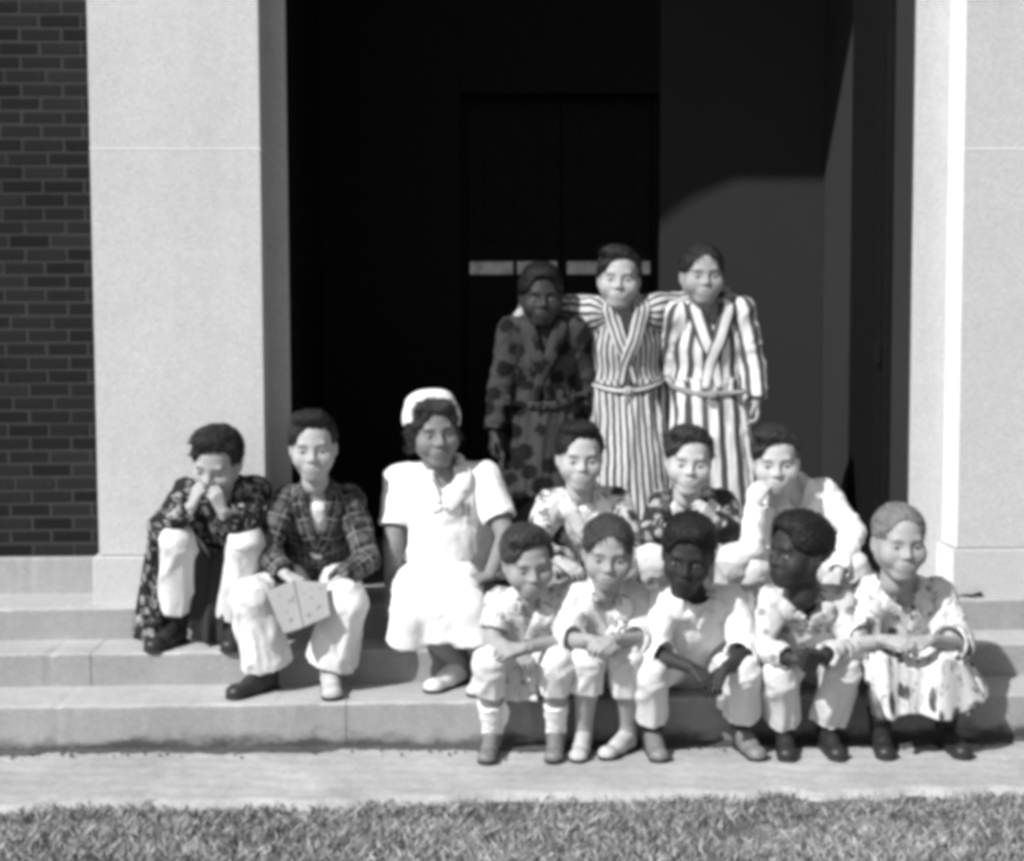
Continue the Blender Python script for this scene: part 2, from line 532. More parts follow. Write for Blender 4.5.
# the doorway frame: jambs and lintel
df = bpy.data.objects.new('doorway_surround', None); COL.objects.link(df)
tag(df, 'flat grey stone jambs and lintel framing the dark doorway', 'door frame')
for nm, a in (('jamb', (X_L1 - 0.03, X_J0, Y_JAMB, Y_JAMB + 0.03, Z_P - 0.01, Z_LINT)),
              ('jamb', (X_J1, X_R0 + 0.03, Y_JAMB, Y_JAMB + 0.03, Z_P - 0.01, Z_LINT)),
              ('lintel', (X_L1 - 0.03, X_R0 + 0.03, Y_JAMB, Y_JAMB + 0.3, Z_LINT + 0.002, Z_TOP))):
    link(nm, box_mesh(nm, *a, 0.004), M_stone2, df)

# unseen haunches added under the lintel; their shadow slants the sun patch's corner
for sx_, xa in ((1, X_J0), (-1, X_J1)):
    bm = bmesh.new()
    prof = [(xa + sx_ * 0.001, Z_LINT), (xa + sx_ * 0.52, Z_LINT), (xa + sx_ * 0.30, Z_LINT - 0.09), (xa + sx_ * 0.10, Z_LINT - 0.24), (xa + sx_ * 0.001, Z_LINT - 0.42)]
    fr = [bm.verts.new((x_, Y_JAMB + 0.004, z_)) for x_, z_ in prof]; bk = [bm.verts.new((x_, Y_JAMB + 0.2, z_)) for x_, z_ in prof]
    bm.faces.new(fr); bm.faces.new(bk[::-1])
    for i in range(5): bm.faces.new([fr[i], bk[i], bk[(i + 1) % 5], fr[(i + 1) % 5]])
    bmesh.ops.recalc_face_normals(bm, faces=bm.faces)
    link('shadow_haunch', bm_mesh('shadow_haunch', bm), M_stone2, df)

# vestibule behind the opening
def wall(name, *a, mat=M_inner):
    tag(link(name, box_mesh(name, *a), mat), kind='structure')
DX0, DX1, DZ = 0.03, 1.04, 2.66
wall('wall_left', X_J0 - 0.3, X_J0 - 0.006, Y_JAMB + 0.032, 8.75, Z_P - 0.05, 4.8, mat=M_wood_shade)  # unlit walls and ceiling take the near-black tone: shade put into the colour
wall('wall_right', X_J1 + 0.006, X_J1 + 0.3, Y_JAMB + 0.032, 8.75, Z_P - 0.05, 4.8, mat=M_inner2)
wall('wall_back', X_J0 - 0.004, DX0, Y_BACK, Y_BACK + 0.25, Z_P - 0.02, 4.8, mat=M_wood_shade)
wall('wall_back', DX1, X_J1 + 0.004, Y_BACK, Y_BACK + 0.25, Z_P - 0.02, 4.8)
wall('wall_back', DX0 + 0.002, DX1 - 0.002, Y_BACK + 0.004, Y_BACK + 0.25, DZ, 4.8, mat=M_wood_shade)
wall('ceiling', X_J0 - 0.29, X_J1 + 0.29, Y_JAMB + 0.302, 8.7, 4.5, 4.9, mat=M_wood_shade)
wall('rear_room_wall', X_J0 - 0.2, X_J1 + 0.2, 8.62, 8.7, Z_P - 0.02, 4.49, mat=M_wood_shade)

# double door with a row of small panes that let through light from the far side
M_frame = plain_mat('door_frame_paint', 0.010, 0.8, 0.03, 0.2, 30)
m, n, l, b = newmat('lit_pane')
b.inputs['Base Color'].default_value = (0.1, 0.1, 0.1, 1)
b.inputs['Roughness'].default_value = 0.2
g_ = G(n, l)
l.new(g_.lin(g_.noise(n.new('ShaderNodeNewGeometry').outputs['Position'], 14, 3), 0.3, 0.7, 0.03, 0.12), b.inputs['Emission Strength'])
b.inputs['Emission Color'].default_value = (1, 1, 1, 1)
M_pane = m
M_brass = plain_mat('door_handle_metal', 0.02, 0.5, 0.1, 0.1, 60)
dd = bpy.data.objects.new('double_door', None); COL.objects.link(dd)
tag(dd, 'dark double door with a strip of small lit panes behind the standing boys', 'door')
link('door_frame', box_mesh('door_frame', DX0 + 0.002, DX0 + 0.03, Y_BACK + 0.08, Y_BACK + 0.2, Z_P, DZ - 0.002, 0.004), M_frame, dd)
link('door_frame', box_mesh('door_frame', DX1 - 0.03, DX1 - 0.002, Y_BACK + 0.08, Y_BACK + 0.2, Z_P, DZ - 0.002, 0.004), M_frame, dd)
PZ0, PZ1 = 1.755, 1.820
mid = xj(561, Y_BACK + .12, 1.74)
def leaf(x0, x1, panes, hx):
    yb0, yb1 = Y_BACK + 0.12, Y_BACK + 0.165
    bm = bmesh.new()
    box_mesh('', x0, x1, yb0, yb1, Z_P + 0.01, PZ0, 0.003, bm=bm)
    box_mesh('', x0, x1, yb0, yb1, PZ1, DZ - 0.004, 0.003, bm=bm)
    e = [x0] + [v for p in panes for v in p] + [x1]
    for i in range(0, len(e), 2):
        if e[i + 1] - e[i] > 0.004: box_mesh('', e[i], e[i + 1], yb0 + 0.002, yb1 - 0.002, PZ0 - 0.002, PZ1 + 0.002, bm=bm)
    for zz0, zz1 in ((Z_P + 0.16, 0.95), (1.08, 1.62), (1.92, 2.52)):      # raised panels
        box_mesh('', x0 + 0.09, x1 - 0.09, yb0 - 0.006, yb0 + 0.001, zz0, zz1, 0.004, bm=bm)
    o = link('door_leaf', bm_mesh('door_leaf', bm), M_wood_shade, dd)
    for p in panes:
        link('pane', box_mesh('pane', p[0], p[1], yb0 + 0.018, yb0 + 0.024, PZ0, PZ1), M_pane, o)
    hb = bmesh.new()
    box_mesh('', hx - 0.02, hx + 0.02, yb0 - 0.006, yb0, 1.25, 1.45, 0.002, bm=hb)
    box_mesh('', hx - 0.008, hx + 0.008, yb0 - 0.05, yb0 - 0.034, 1.27, 1.43, 0.004, bm=hb)
    box_mesh('', hx - 0.006, hx + 0.006, yb0 - 0.036, yb0 - 0.005, 1.28, 1.295, bm=hb)
    box_mesh('', hx - 0.006, hx + 0.006, yb0 - 0.036, yb0 - 0.005, 1.405, 1.42, bm=hb)
    link('handle', bm_mesh('handle', hb), M_brass, o)
xp = lambda px: xj(px, Y_BACK + .13, 1.74)
leaf(DX0 + 0.032, mid - 0.002, [(xp(470), xp(513)), (xp(517), xp(557))], mid - 0.05)
leaf(mid + 0.002, DX1 - 0.032, [(xp(567), xp(604)), (xp(609), xp(650))], mid + 0.05)

# dark narrow door in the right side wall
sdr = bpy.data.objects.new('side_door', None); COL.objects.link(sdr)
tag(sdr, 'narrow dark wooden door in the right wall of the vestibule', 'door')
bm = bmesh.new()
xw = X_J1 + 0.004
box_mesh('', xw - 0.03, xw, 6.84, 7.46, Z_P, 3.2, 0.003, bm=bm)
box_mesh('', xw - 0.036, xw - 0.029, 6.92, 7.38, Z_P + .15, 3.08, 0.003, bm=bm)
link('door_leaf', bm_mesh('door_leaf', bm), M_frame, sdr)
link('handle', box_mesh('handle', xw - 0.06, xw - 0.03, 6.875, 6.895, 1.33, 1.42, 0.006), M_frame, sdr)

# a short dark stick lying on the landing beside the right pilaster
bm = bmesh.new()
p0, p1 = PZ(959, 6.28, Z_P + 0.006), PZ(982, 6.29, Z_P + 0.010)
ax = p1 - p0
for i in range(7):
    t = i / 6
    c = p0 + ax * t + np.array([0, 0.004 * math.sin(t * 7), 0.002 * math.sin(t * 9)])
    r_ = 0.003 + 0.006 * t
    for k in range(8):
        a = k * math.pi / 4
        bm.verts.new((c[0], c[1] + r_ * math.cos(a), max(c[2] + r_ * math.sin(a), Z_P + 0.001)))
bm.verts.ensure_lookup_table()
for i in range(6):
    for k in range(8):
        bm.faces.new([bm.verts[i * 8 + k], bm.verts[i * 8 + (k + 1) % 8], bm.verts[i * 8 + 8 + (k + 1) % 8], bm.verts[i * 8 + 8 + k]])
bm.faces.new([bm.verts[k] for k in range(8)][::-1]); bm.faces.new([bm.verts[48 + k] for k in range(8)])
tag(link('stick', bm_mesh('stick', bm, True), M_wood_shade), 'short dark stick on the landing beside the right pilaster', 'stick')

# ------------------------------------------------------------------ implicit surfaces (for bodies and clothes)
A3 = lambda *v: np.array(v, float)
unit = lambda v: np.asarray(v, float) / (np.linalg.norm(v) + 1e-12)


def perp(axis, ref):
    e = np.asarray(ref, float) - np.dot(ref, axis) * axis
    if np.linalg.norm(e) < 1e-4:
        e = np.cross(axis, [1, 0, 0.3])
    return unit(e)


class Cone:
    """tapered limb from a to b; flattened along n by factor sq; cut flat at either end"""
    def __init__(s, a, b, r1, r2, n=None, sq=1.0, cap=False, capa=False, ref=(0, -1, 0), v0=0.0, uR=None, fold=None, nouv=False):
        s.a, s.b, s.r1, s.r2 = A3(*a), A3(*b), r1, r2
        s.ba = s.b - s.a; s.L = max(np.linalg.norm(s.ba), 1e-6); s.ax = s.ba / s.L
        s.n = None if n is None else perp(s.ax, n)
        s.sq, s.cap, s.capa = sq, cap, capa
        s.e1 = perp(s.ax, ref); s.e2 = np.cross(s.ax, s.e1)
        s.v0, s.uR, s.fold, s.nouv = v0, uR or max(r1, r2), fold, nouv

    def box(s):
        r = max(s.r1, s.r2)
        return np.minimum(s.a, s.b) - r, np.maximum(s.a, s.b) + r

    def d(s, X, Y, Z):
        x, y, z = X - s.a[0], Y - s.a[1], Z - s.a[2]
        tt = (x * s.ba[0] + y * s.ba[1] + z * s.ba[2]) / (s.L * s.L)
        t = np.clip(tt, 0, 1)
        x, y, z = x - t * s.ba[0], y - t * s.ba[1], z - t * s.ba[2]
        q = x * x + y * y + z * z
        if s.n is not None:
            qn = x * s.n[0] + y * s.n[1] + z * s.n[2]
            q = q + (1 / s.sq ** 2 - 1) * qn * qn
        d = np.sqrt(q) - (s.r1 + t * (s.r2 - s.r1))
        if s.n is not None: d = d * (0.5 + 0.5 * s.sq)
        if s.cap: d = np.maximum(d, (tt - 1) * s.L)
        if s.capa: d = np.maximum(d, -tt * s.L)
        return d


class Ell:
    def __init__(s, c, r, M=None, fold=None, ref=(0, -1, 0), nouv=False):
        s.c, s.r = A3(*c), A3(*r)
        s.M = np.eye(3) if M is None else np.asarray(M, float)   # columns = local axes
        s.fold, s.nouv = fold, nouv
        s.a, s.ax, s.L, s.v0 = s.c, s.M[:, 2], 1.0, 0.0
        s.e1 = perp(s.ax, ref); s.e2 = np.cross(s.ax, s.e1); s.uR = max(r); s.ba = s.ax

    def box(s):
        m = s.r.max(); return s.c - m, s.c + m

    def d(s, X, Y, Z):
        x, y, z = X - s.c[0], Y - s.c[1], Z - s.c[2]
        M = s.M
        u = (x * M[0, 0] + y * M[1, 0] + z * M[2, 0]) / s.r[0]
        v = (x * M[0, 1] + y * M[1, 1] + z * M[2, 1]) / s.r[1]
        w = (x * M[0, 2] + y * M[1, 2] + z * M[2, 2]) / s.r[2]
        k0 = np.sqrt(u * u + v * v + w * w) + 1e-9
        k1 = np.sqrt((u / s.r[0]) ** 2 + (v / s.r[1]) ** 2 + (w / s.r[2]) ** 2) + 1e-9
        return np.where(k0 < 0.2, (k0 - 1) * s.r.min(), k0 * (k0 - 1) / k1)


class Half:
    """half space: inside where (p-c).n < 0"""
    nouv = True
    def __init__(s, c, n): s.c, s.n = A3(*c), unit(n)
    def box(s): return None
    def d(s, X, Y, Z): return (X - s.c[0]) * s.n[0] + (Y - s.c[1]) * s.n[1] + (Z - s.c[2]) * s.n[2]


class Field:
    def __init__(s): s.ops = []
    def add(s, p, k=0.015): s.ops.append(('u', p, k)); return s
    def cut(s, p, k=0.004): s.ops.append(('s', p, k)); return s
    def clip(s, p, k=0.004): s.ops.append(('i', p, k)); return s

    @staticmethod
    def comb(mode, D, d, k):
        if mode == 'u':
            h = np.maximum(k - np.abs(D - d), 0) / k
            return np.minimum(D, d) - h * h * k * 0.25
        if mode == 's': d = -d
        h = np.maximum(k - np.abs(D - d), 0) / k
        return np.maximum(D, d) + h * h * k * 0.25

    def at(s, p):
        X, Y, Z = p[:, 0], p[:, 1], p[:, 2]
        D = np.full(len(p), 1e3)
        for m, q, k in s.ops: D = s.comb(m, D, q.d(X, Y, Z), k)
        return D

    def grad(s, p, e=0.002):
        g = np.stack([s.at(p + np.eye(3)[i] * e) - s.at(p - np.eye(3)[i] * e) for i in range(3)], 1)
        return g / (np.linalg.norm(g, axis=1, keepdims=True) + 1e-9)

    def project(s, p, off=0.0, it=5):
        p = np.array(p, float)
        for _ in range(it): p -= s.grad(p) * (s.at(p) - off)[:, None] * 0.9
        return p

    def mesh(s, h):
        bs = [q.box() for m, q, k in s.ops if m == 'u']
        lo = np.min([b[0] for b in bs], 0) - 3 * h; hi = np.max([b[1] for b in bs], 0) + 3 * h
        n = np.ceil((hi - lo) / h).astype(int) + 1
        ax = [(lo[i] + h * np.arange(n[i])).astype(np.float32) for i in range(3)]
        D = np.full(n, 1e3, np.float32)
        for m, q, k in s.ops:
            b = q.box()
            if b is None: sl = [slice(None)] * 3
            else:
                pad = k + 2.5 * h
                i0 = np.maximum(np.floor((b[0] - pad - lo) / h).astype(int), 0)
                i1 = np.minimum(np.ceil((b[1] + pad - lo) / h).astype(int) + 1, n)
                if (i1 <= i0).any(): continue
                sl = [slice(i0[i], i1[i]) for i in range(3)]
            d = q.d(ax[0][sl[0]][:, None, None], ax[1][sl[1]][None, :, None], ax[2][sl[2]][None, None, :])
            D[tuple(sl)] = s.comb(m, D[tuple(sl)], d.astype(np.float32), k)
        return snets(D, lo, h)


def snets(D, lo, h):
    S = D < 0
    c = np.zeros(np.array(D.shape) - 1, np.int8)
    for i in (0, 1):
        for j in (0, 1):
            for k in (0, 1):
                c += S[i:S.shape[0] - 1 + i, j:S.shape[1] - 1 + j, k:S.shape[2] - 1 + k]
    mask = (c > 0) & (c < 8)
    cells = np.argwhere(mask)
    idx = np.full(c.shape, -1, np.int64); idx[mask] = np.arange(len(cells))
    acc = np.zeros((len(cells), 3)); cnt = np.zeros(len(cells))
    O = [(i, j, k) for i in (0, 1) for j in (0, 1) for k in (0, 1)]
    val = {o: D[cells[:, 0] + o[0], cells[:, 1] + o[1], cells[:, 2] + o[2]] for o in O}
    for o in O:
        for a in range(3):
            if o[a] == 0:
                o2 = list(o); o2[a] = 1; o2 = tuple(o2)
                v0, v1 = val[o], val[o2]
                cr = (v0 < 0) != (v1 < 0)
                t = np.where(cr, v0 / np.where(cr, v0 - v1, 1), 0)
                w = cr.astype(float)
                acc += w[:, None] * np.array(o); acc[:, a] += w * t; cnt += w
    V = lo + h * (cells + acc / np.maximum(cnt, 1)[:, None])
    Q = []
    for a in range(3):
        b, e = (a + 1) % 3, (a + 2) % 3
        sl0 = [slice(None)] * 3; sl1 = [slice(None)] * 3
        sl0[a] = slice(0, -1); sl1[a] = slice(1, None)
        for q in (b, e): sl0[q] = sl1[q] = slice(1, -1)
        s0, s1 = S[tuple(sl0)], S[tuple(sl1)]
        E = np.argwhere(s0 != s1)
        if not len(E): continue
        flip = s0[E[:, 0], E[:, 1], E[:, 2]]
        E[:, b] += 1; E[:, e] += 1
        def cell(db, de):
            q = E.copy(); q[:, b] += db; q[:, e] += de
            return idx[q[:, 0], q[:, 1], q[:, 2]]
        quad = np.stack([cell(-1, -1), cell(0, -1), cell(0, 0), cell(-1, 0)], 1)
        quad[~flip] = quad[~flip][:, ::-1]
        Q.append(quad)
    F = np.concatenate(Q)
    F = F[(F >= 0).all(1)]
    return V, F


def vnormals(V, F):
    n = np.cross(V[F[:, 2]] - V[F[:, 0]], V[F[:, 3 % F.shape[1]]] - V[F[:, 1]])
    N = np.stack([sum(np.bincount(F[:, i], n[:, c], len(V)) for i in range(F.shape[1])) for c in range(3)], 1)
    return N / (np.linalg.norm(N, axis=1, keepdims=True) + 1e-12)


def lap(x, F, it, w=0.6):
    """smooth a scalar or vector field over the mesh"""
    x = np.asarray(x, float)
    k = F.shape[1]
    deg = np.zeros(len(x))
    for i in range(k):
        deg += np.bincount(F[:, i], minlength=len(x)) * 2
    for _ in range(it):
        if x.ndim == 1:
            s = sum(np.bincount(F[:, i], x[F[:, (i + 1) % k]] + x[F[:, (i - 1) % k]], len(x)) for i in range(k))
            x = x * (1 - w) + w * s / np.maximum(deg, 1)
        else:
            x = np.stack([lap(x[:, c], F, 1, w) for c in range(x.shape[1])], 1)
    return x


_ns = {}
def noise3(p, seed=0, n=9):
    if seed not in _ns:
        rg = np.random.RandomState(seed)
        d = rg.randn(n, 3); d /= np.linalg.norm(d, axis=1)[:, None]
        _ns[seed] = (d * rg.uniform(0.6, 1.7, (n, 1)), rg.uniform(0, 6.28, n))
    d, ph = _ns[seed]
    return np.sin(6.283 * (p @ d.T) + ph).sum(1) / n ** 0.5 * 0.8


def cloth_uv(F_, V, faces, seed=0, amp=1.0, smooth=2):
    """fabric coordinates (u round the limb, v along it) and folds, from the nearest limb of the garment"""
    prims = [q for m, q, k in F_.ops if m == 'u' and not getattr(q, 'nouv', False)]
    X, Y, Z = V[:, 0], V[:, 1], V[:, 2]
    ds = np.stack([q.d(X, Y, Z) for q in prims], 1)
    w = ds.argmin(1)
    uv = np.zeros((len(V), 3)); disp = np.zeros(len(V))
    for i, q in enumerate(prims):
        mk = w == i
        if not mk.any(): continue
        p = V[mk] - q.a
        t = p @ q.ax; pr = p - t[:, None] * q.ax
        ang = np.arctan2(pr @ q.e2, pr @ q.e1)
        uv[mk, 0] = ang * q.uR; uv[mk, 1] = t + q.v0; uv[mk, 2] = i * 0.37
        f = q.fold or (0.004, 9, 20)
        cc = pr * f[1] + q.ax * (t + q.v0)[:, None] * f[2] + 3.1 * i
        cc = cc + 0.30 * noise3(cc * 0.6, seed + 50)[:, None]
        n1, n2 = noise3(cc, seed), noise3(cc * 2.4, seed + 100)
        # ridged: sharp creases between soft rolls, in two sizes
        disp[mk] = f[0] * (1.5 * np.exp(-(n1 / 0.30) ** 2) - 0.5 + 0.6 * np.exp(-(n2 / 0.28) ** 2) - 0.2)
    disp = lap(disp, faces, smooth)
    N = vnormals(V, faces)
    return V + N * disp[:, None] * amp, uv


def garment(name, F_, h, mat, parent, seed=0, amp=1.0, base=A3(0, 0, 0), pre=0, smooth=2):
    V, F = F_.mesh(h)
    if pre: V = lap(V, F, pre, 0.5)
    V, uv = cloth_uv(F_, V, F, seed, amp, smooth)
    return link(name, mesh_np(name, V - base, F, True, {'cuv': ('FLOAT_VECTOR', uv)}), mat, parent)


def band(name, F_, pts, widths, mat, parent, base, off=0.010, sub=6, n=40, closed=False, wob=0.0):
    """strip of cloth lying on a garment along a line (lapel, belt, collar)"""
    pts = np.array(pts, float)
    if closed: pts = np.vstack([pts, pts[:1]])
    t0 = np.linspace(0, 1, len(pts)); t = np.linspace(0, 1, n)
    c = np.stack([np.interp(t, t0, pts[:, i]) for i in range(3)], 1)
    for _ in range(2):
        cc = c.copy(); cc[1:-1] = (c[:-2] + 2 * c[1:-1] + c[2:]) / 4; c = cc
    c = F_.project(c, off)
    wv = np.interp(t, np.linspace(0, 1, len(widths)), widths)
    nr = F_.grad(c)
    tg = np.gradient(c, axis=0); tg /= np.linalg.norm(tg, axis=1, keepdims=True) + 1e-9
    sd_ = np.cross(nr, tg)
    rows_t, rows_b, uvt = [], [], []
    for j in range(sub + 1):
        s = j / sub - 0.5
        p = c + sd_ * (wv * s)[:, None]
        o = off + 0.004 * (1 - (2 * s) ** 2) + wob * np.sin(t * 23 + s * 5)
        d = F_.at(p); p2 = p - F_.grad(p) * (d - o)[:, None]
        d = F_.at(p2); p2 = p2 - F_.grad(p2) * (d - o)[:, None]
        nn = F_.grad(p2)
        rows_t.append(p2); rows_b.append(p2 - nn * (off + 0.012)); uvt.append(np.stack([s * wv, t * len(pts) * 0.1, t * 0], 1))
    T, B = np.array(rows_t), np.array(rows_b)
    V = np.concatenate([T.reshape(-1, 3), B.reshape(-1, 3)])
    m, o2 = sub + 1, (sub + 1) * n
    q = []
    for j in range(sub):
        for i in range(n - 1):
            a, b_, c_, d_ = j * n + i, j * n + i + 1, (j + 1) * n + i + 1, (j + 1) * n + i
            q.append((a, b_, c_, d_)); q.append((a + o2, d_ + o2, c_ + o2, b_ + o2))
    for i in range(n - 1):
        q.append((i, i + o2, i + 1 + o2, i + 1)); k = sub * n + i; q.append((k, k + 1, k + 1 + o2, k + o2))
    for j in range(sub):
        a, b_ = j * n, (j + 1) * n; q.append((a, b_, b_ + o2, a + o2))
        a, b_ = j * n + n - 1, (j + 1) * n + n - 1; q.append((a, a + o2, b_ + o2, b_))
    uv = np.concatenate([np.concatenate(uvt)] * 2)
    me = mesh_np(name, V - base, q, True, {'cuv': ('FLOAT_VECTOR', uv)})
    bm = bmesh.new(); bm.from_mesh(me); bmesh.ops.recalc_face_normals(bm, faces=bm.faces); bm.to_mesh(me); bm.free()
    return link(name, me, mat, parent)


def sheet(name, top, bot, mat, parent, base, thick=0.008, nu=40, nv=24, folds=4, amp=0.012, bulge=A3(0, 0, 0), seed=0, uvs=None):
    """hanging cloth or paper between two lines, with folds that open downwards; real thickness"""
    def res(pts):
        pts = np.array(pts, float); t0 = np.linspace(0, 1, len(pts)); t = np.linspace(0, 1, nu)
        c = np.stack([np.interp(t, t0, pts[:, i]) for i in range(3)], 1)
        for _ in range(3):
            cc = c.copy(); cc[1:-1] = (c[:-2] + 2 * c[1:-1] + c[2:]) / 4; c = cc
        return c
    T, B = res(top), res(bot)
    v = np.linspace(0, 1, nv)[:, None, None]
    S = T[None] * (1 - v) + B[None] * v + np.sin(np.pi * v) * bulge
    du = np.gradient(S, axis=1); dv = np.gradient(S, axis=0)
    N = np.cross(du, dv); N /= np.linalg.norm(N, axis=2, keepdims=True) + 1e-9
    u = np.linspace(0, 1, nu)[None, :, None]
    rg = np.random.RandomState(seed); ph = rg.uniform(0, 6)
    w = np.sin(u * folds * 6.283 + ph + 0.8 * np.sin(u * 5 + ph)) * (0.15 + 0.85 * v) + 0.12 * np.sin(u * folds * 14 + v * 3 + ph)
    S = S + N * amp * w
    A, C = S + N * thick / 2, S - N * thick / 2
    V = np.concatenate([A.reshape(-1, 3), C.reshape(-1, 3)]); o = nu * nv
    q = []
    for j in range(nv - 1):
        for i in range(nu - 1):
            a = j * nu + i; q.append((a, a + 1, a + nu + 1, a + nu)); q.append((a + o, a + nu + o, a + nu + 1 + o, a + 1 + o))
    for i in range(nu - 1):
        q.append((i, i + o, i + 1 + o, i + 1)); k = (nv - 1) * nu + i; q.append((k, k + 1, k + 1 + o, k + o))
    for j in range(nv - 1):
        a = j * nu; q.append((a, a + nu, a + nu + o, a + o)); a = j * nu + nu - 1; q.append((a, a + o, a + nu + o, a + nu))
    lu = np.linalg.norm(np.diff(S[-1], axis=0), axis=1).sum(); lv = np.linalg.norm(S[-1, 0] - S[0, 0])
    if uvs: lu, lv = uvs
    uv = np.zeros((nv, nu, 3)); uv[:, :, 0] = u[:, :, 0] * lu; uv[:, :, 1] = v[:, :, 0] * lv
    uv = np.concatenate([uv.reshape(-1, 3)] * 2)
    me = mesh_np(name, V - base, q, True, {'cuv': ('FLOAT_VECTOR', uv)})
    bm = bmesh.new(); bm.from_mesh(me); bmesh.ops.recalc_face_normals(bm, faces=bm.faces); bm.to_mesh(me); bm.free()
    return link(name, me, mat, parent)


# ------------------------------------------------------------------ heads, hands, shoes (local, in centimetres)
def head_local(kind):
    """front = +y, up = +z, crown at z = 11, chin at z = -11; a child kind is 'child' + a variant number"""
    F = Field()
    var = 0 if kind == 'woman' else int(kind[5:] or 0)
    rg = np.random.RandomState(300 + var)
    u_ = lambda a, b: a + (b - a) * rg.rand()
    child = kind != 'woman'
    kind = 'child' if child else 'woman'
    wide = u_(1.03, 1.13) if child else 1.10
    nz, ch, lipz, mw = (u_(0.78, 0.95), u_(-0.2, 0.7), u_(-0.1, 0.35), u_(1.5, 2.0)) if child else (1.0, 0.0, 0.0, 2.3)
    ey_ = u_(-0.5, 0.1) if child else 0.0
    F.add(Ell((0, -1.2, 3.6), (7.3, 9.2, 7.4)), 0.5)
    F.add(Ell((0, 1.5, -1.6), (6.0 * wide, 6.5, 7.6)), 1.5)
    for s in (-1, 1):
        F.add(Cone((s * 4.4 * wide, -1.2, -4.2), (s * 1.7, 4.9, -8.7 + ch), 2.0, 1.8), 2.4)
        F.add(Ell((s * 3.5 * wide, 4.7, -3.0), (2.9, 2.5, 3.0)), 2.2)
    F.add(Ell((0, 5.6, -8.5 + ch), (2.5, 1.9, 1.9)), 2.0)
    F.add(Cone((-3.4, 7.0, 1.9), (3.4, 7.0, 1.9), 1.0, 1.0), 1.6)
    for s in (-1, 1):
        F.cut(Ell((s * 3.05, 9.2, ey_), (2.0, 2.1, 1.30)), 1.6)
        F.add(Ell((s * 3.1, 6.25, ey_), (1.4, 1.35, 1.25)), 0.4)
        F.add(Cone((s * 1.5, 7.25, 0.75 + ey_), (s * 4.6, 6.5, 0.75 + ey_), 0.40, 0.34), 0.35)   # upper lid
    F.add(Cone((0, 7.4, 1.0), (0, 7.6 + 1.7 * nz, -2.5), 0.7 * nz, 1.05 * nz), 1.2)
    for s in (-1, 1):
        F.add(Ell((s * 1.15 * nz, 7.2 + 1.2 * nz, -2.9), (0.85 * nz, 1.0 * nz, 0.75 * nz)), 0.7)
        F.cut(Ell((s * 0.7, 7.2 + 1.8 * nz, -3.7), (0.33, 0.45, 0.4)), 0.25)
    F.add(Ell((0, 7.0, -5.8), (3.2, 1.6, 2.2)), 1.2)
    F.add(Cone((-mw, 7.7, -5.35 + lipz), (mw, 7.7, -5.35 + lipz), 0.35, 0.35), 0.7)
    F.add(Cone((0, 8.05, -5.2 + lipz), (0, 8.05, -5.25 + lipz), 0.6, 0.6), 0.6)
    F.add(Cone((-mw * .7, 7.75, -6.4 + lipz), (mw * .7, 7.75, -6.4 + lipz), 0.58, 0.58), 0.7)
    F.cut(Cone((-mw, 8.5, (-5.85 if child else -5.5) + lipz), (0, 8.95, -5.85 + lipz), 0.18, 0.2), 0.3)
    F.cut(Cone((mw, 8.5, (-5.85 if child else -5.5) + lipz), (0, 8.95, -5.85 + lipz), 0.18, 0.2), 0.3)
    for s in (-1, 1):
        a = R(18) * s
        M = np.array([[math.cos(a), -math.sin(a), 0], [math.sin(a), math.cos(a), 0], [0, 0, 1]]) if False else np.array(
            [[math.cos(a), math.sin(a), 0], [-math.sin(a), math.cos(a), 0], [0, 0, 1]]).T
        F.add(Ell((s * 7.2, -1.2, -0.8), (0.65, 1.75, 2.9), M), 0.5)
        F.cut(Ell((s * 7.9, -0.7, -0.4), (0.55, 1.0, 1.8), M), 0.4)
    F.add(Cone((0, -1.6, -4.5), (0, -2.4, -12.5), 4.3, 4.4), 1.2)
    V, Q = F.mesh(0.38)
    if child: V = lap(V, Q, 2, 0.5)
    # colours of the parts of the face, relative to the skin
    tint = np.ones(len(V)); eye = np.full(len(V), -1.0); hairy = np.zeros(len(V))
    x, y, z = np.abs(V[:, 0]), V[:, 1], V[:, 2]
    front = y > 5.2
    tint[front & (((x / 2.1) ** 2 + ((z + 5.85 - lipz) / 0.95) ** 2) < 1)] = 0.82 if child else 0.7
    tint[front & (np.abs(z + 5.85 - lipz) < 0.22) & (x < mw)] = 0.62
    e2 = ((x - 3.1) / 1.2) ** 2 + ((z + 0.1 - ey_) / 0.48) ** 2
    eye[front & (e2 < 1)] = 0.30
    eye[front & (((x - 3.1) ** 2 + (z + .05 - ey_) ** 2) < 0.55 ** 2)] = 0.05
    brow = front & (np.abs(z - (2.1 + ey_ * .6 - 0.10 * (x - 3) ** 2)) < 0.34) & (x > 1.4) & (x < 4.9)
    hairy[brow] = 0.5 if child else 0.75
    tint = lap(tint, Q, 1); hairy = lap(hairy, Q, 1)
    return V, Q, tint, eye, hairy


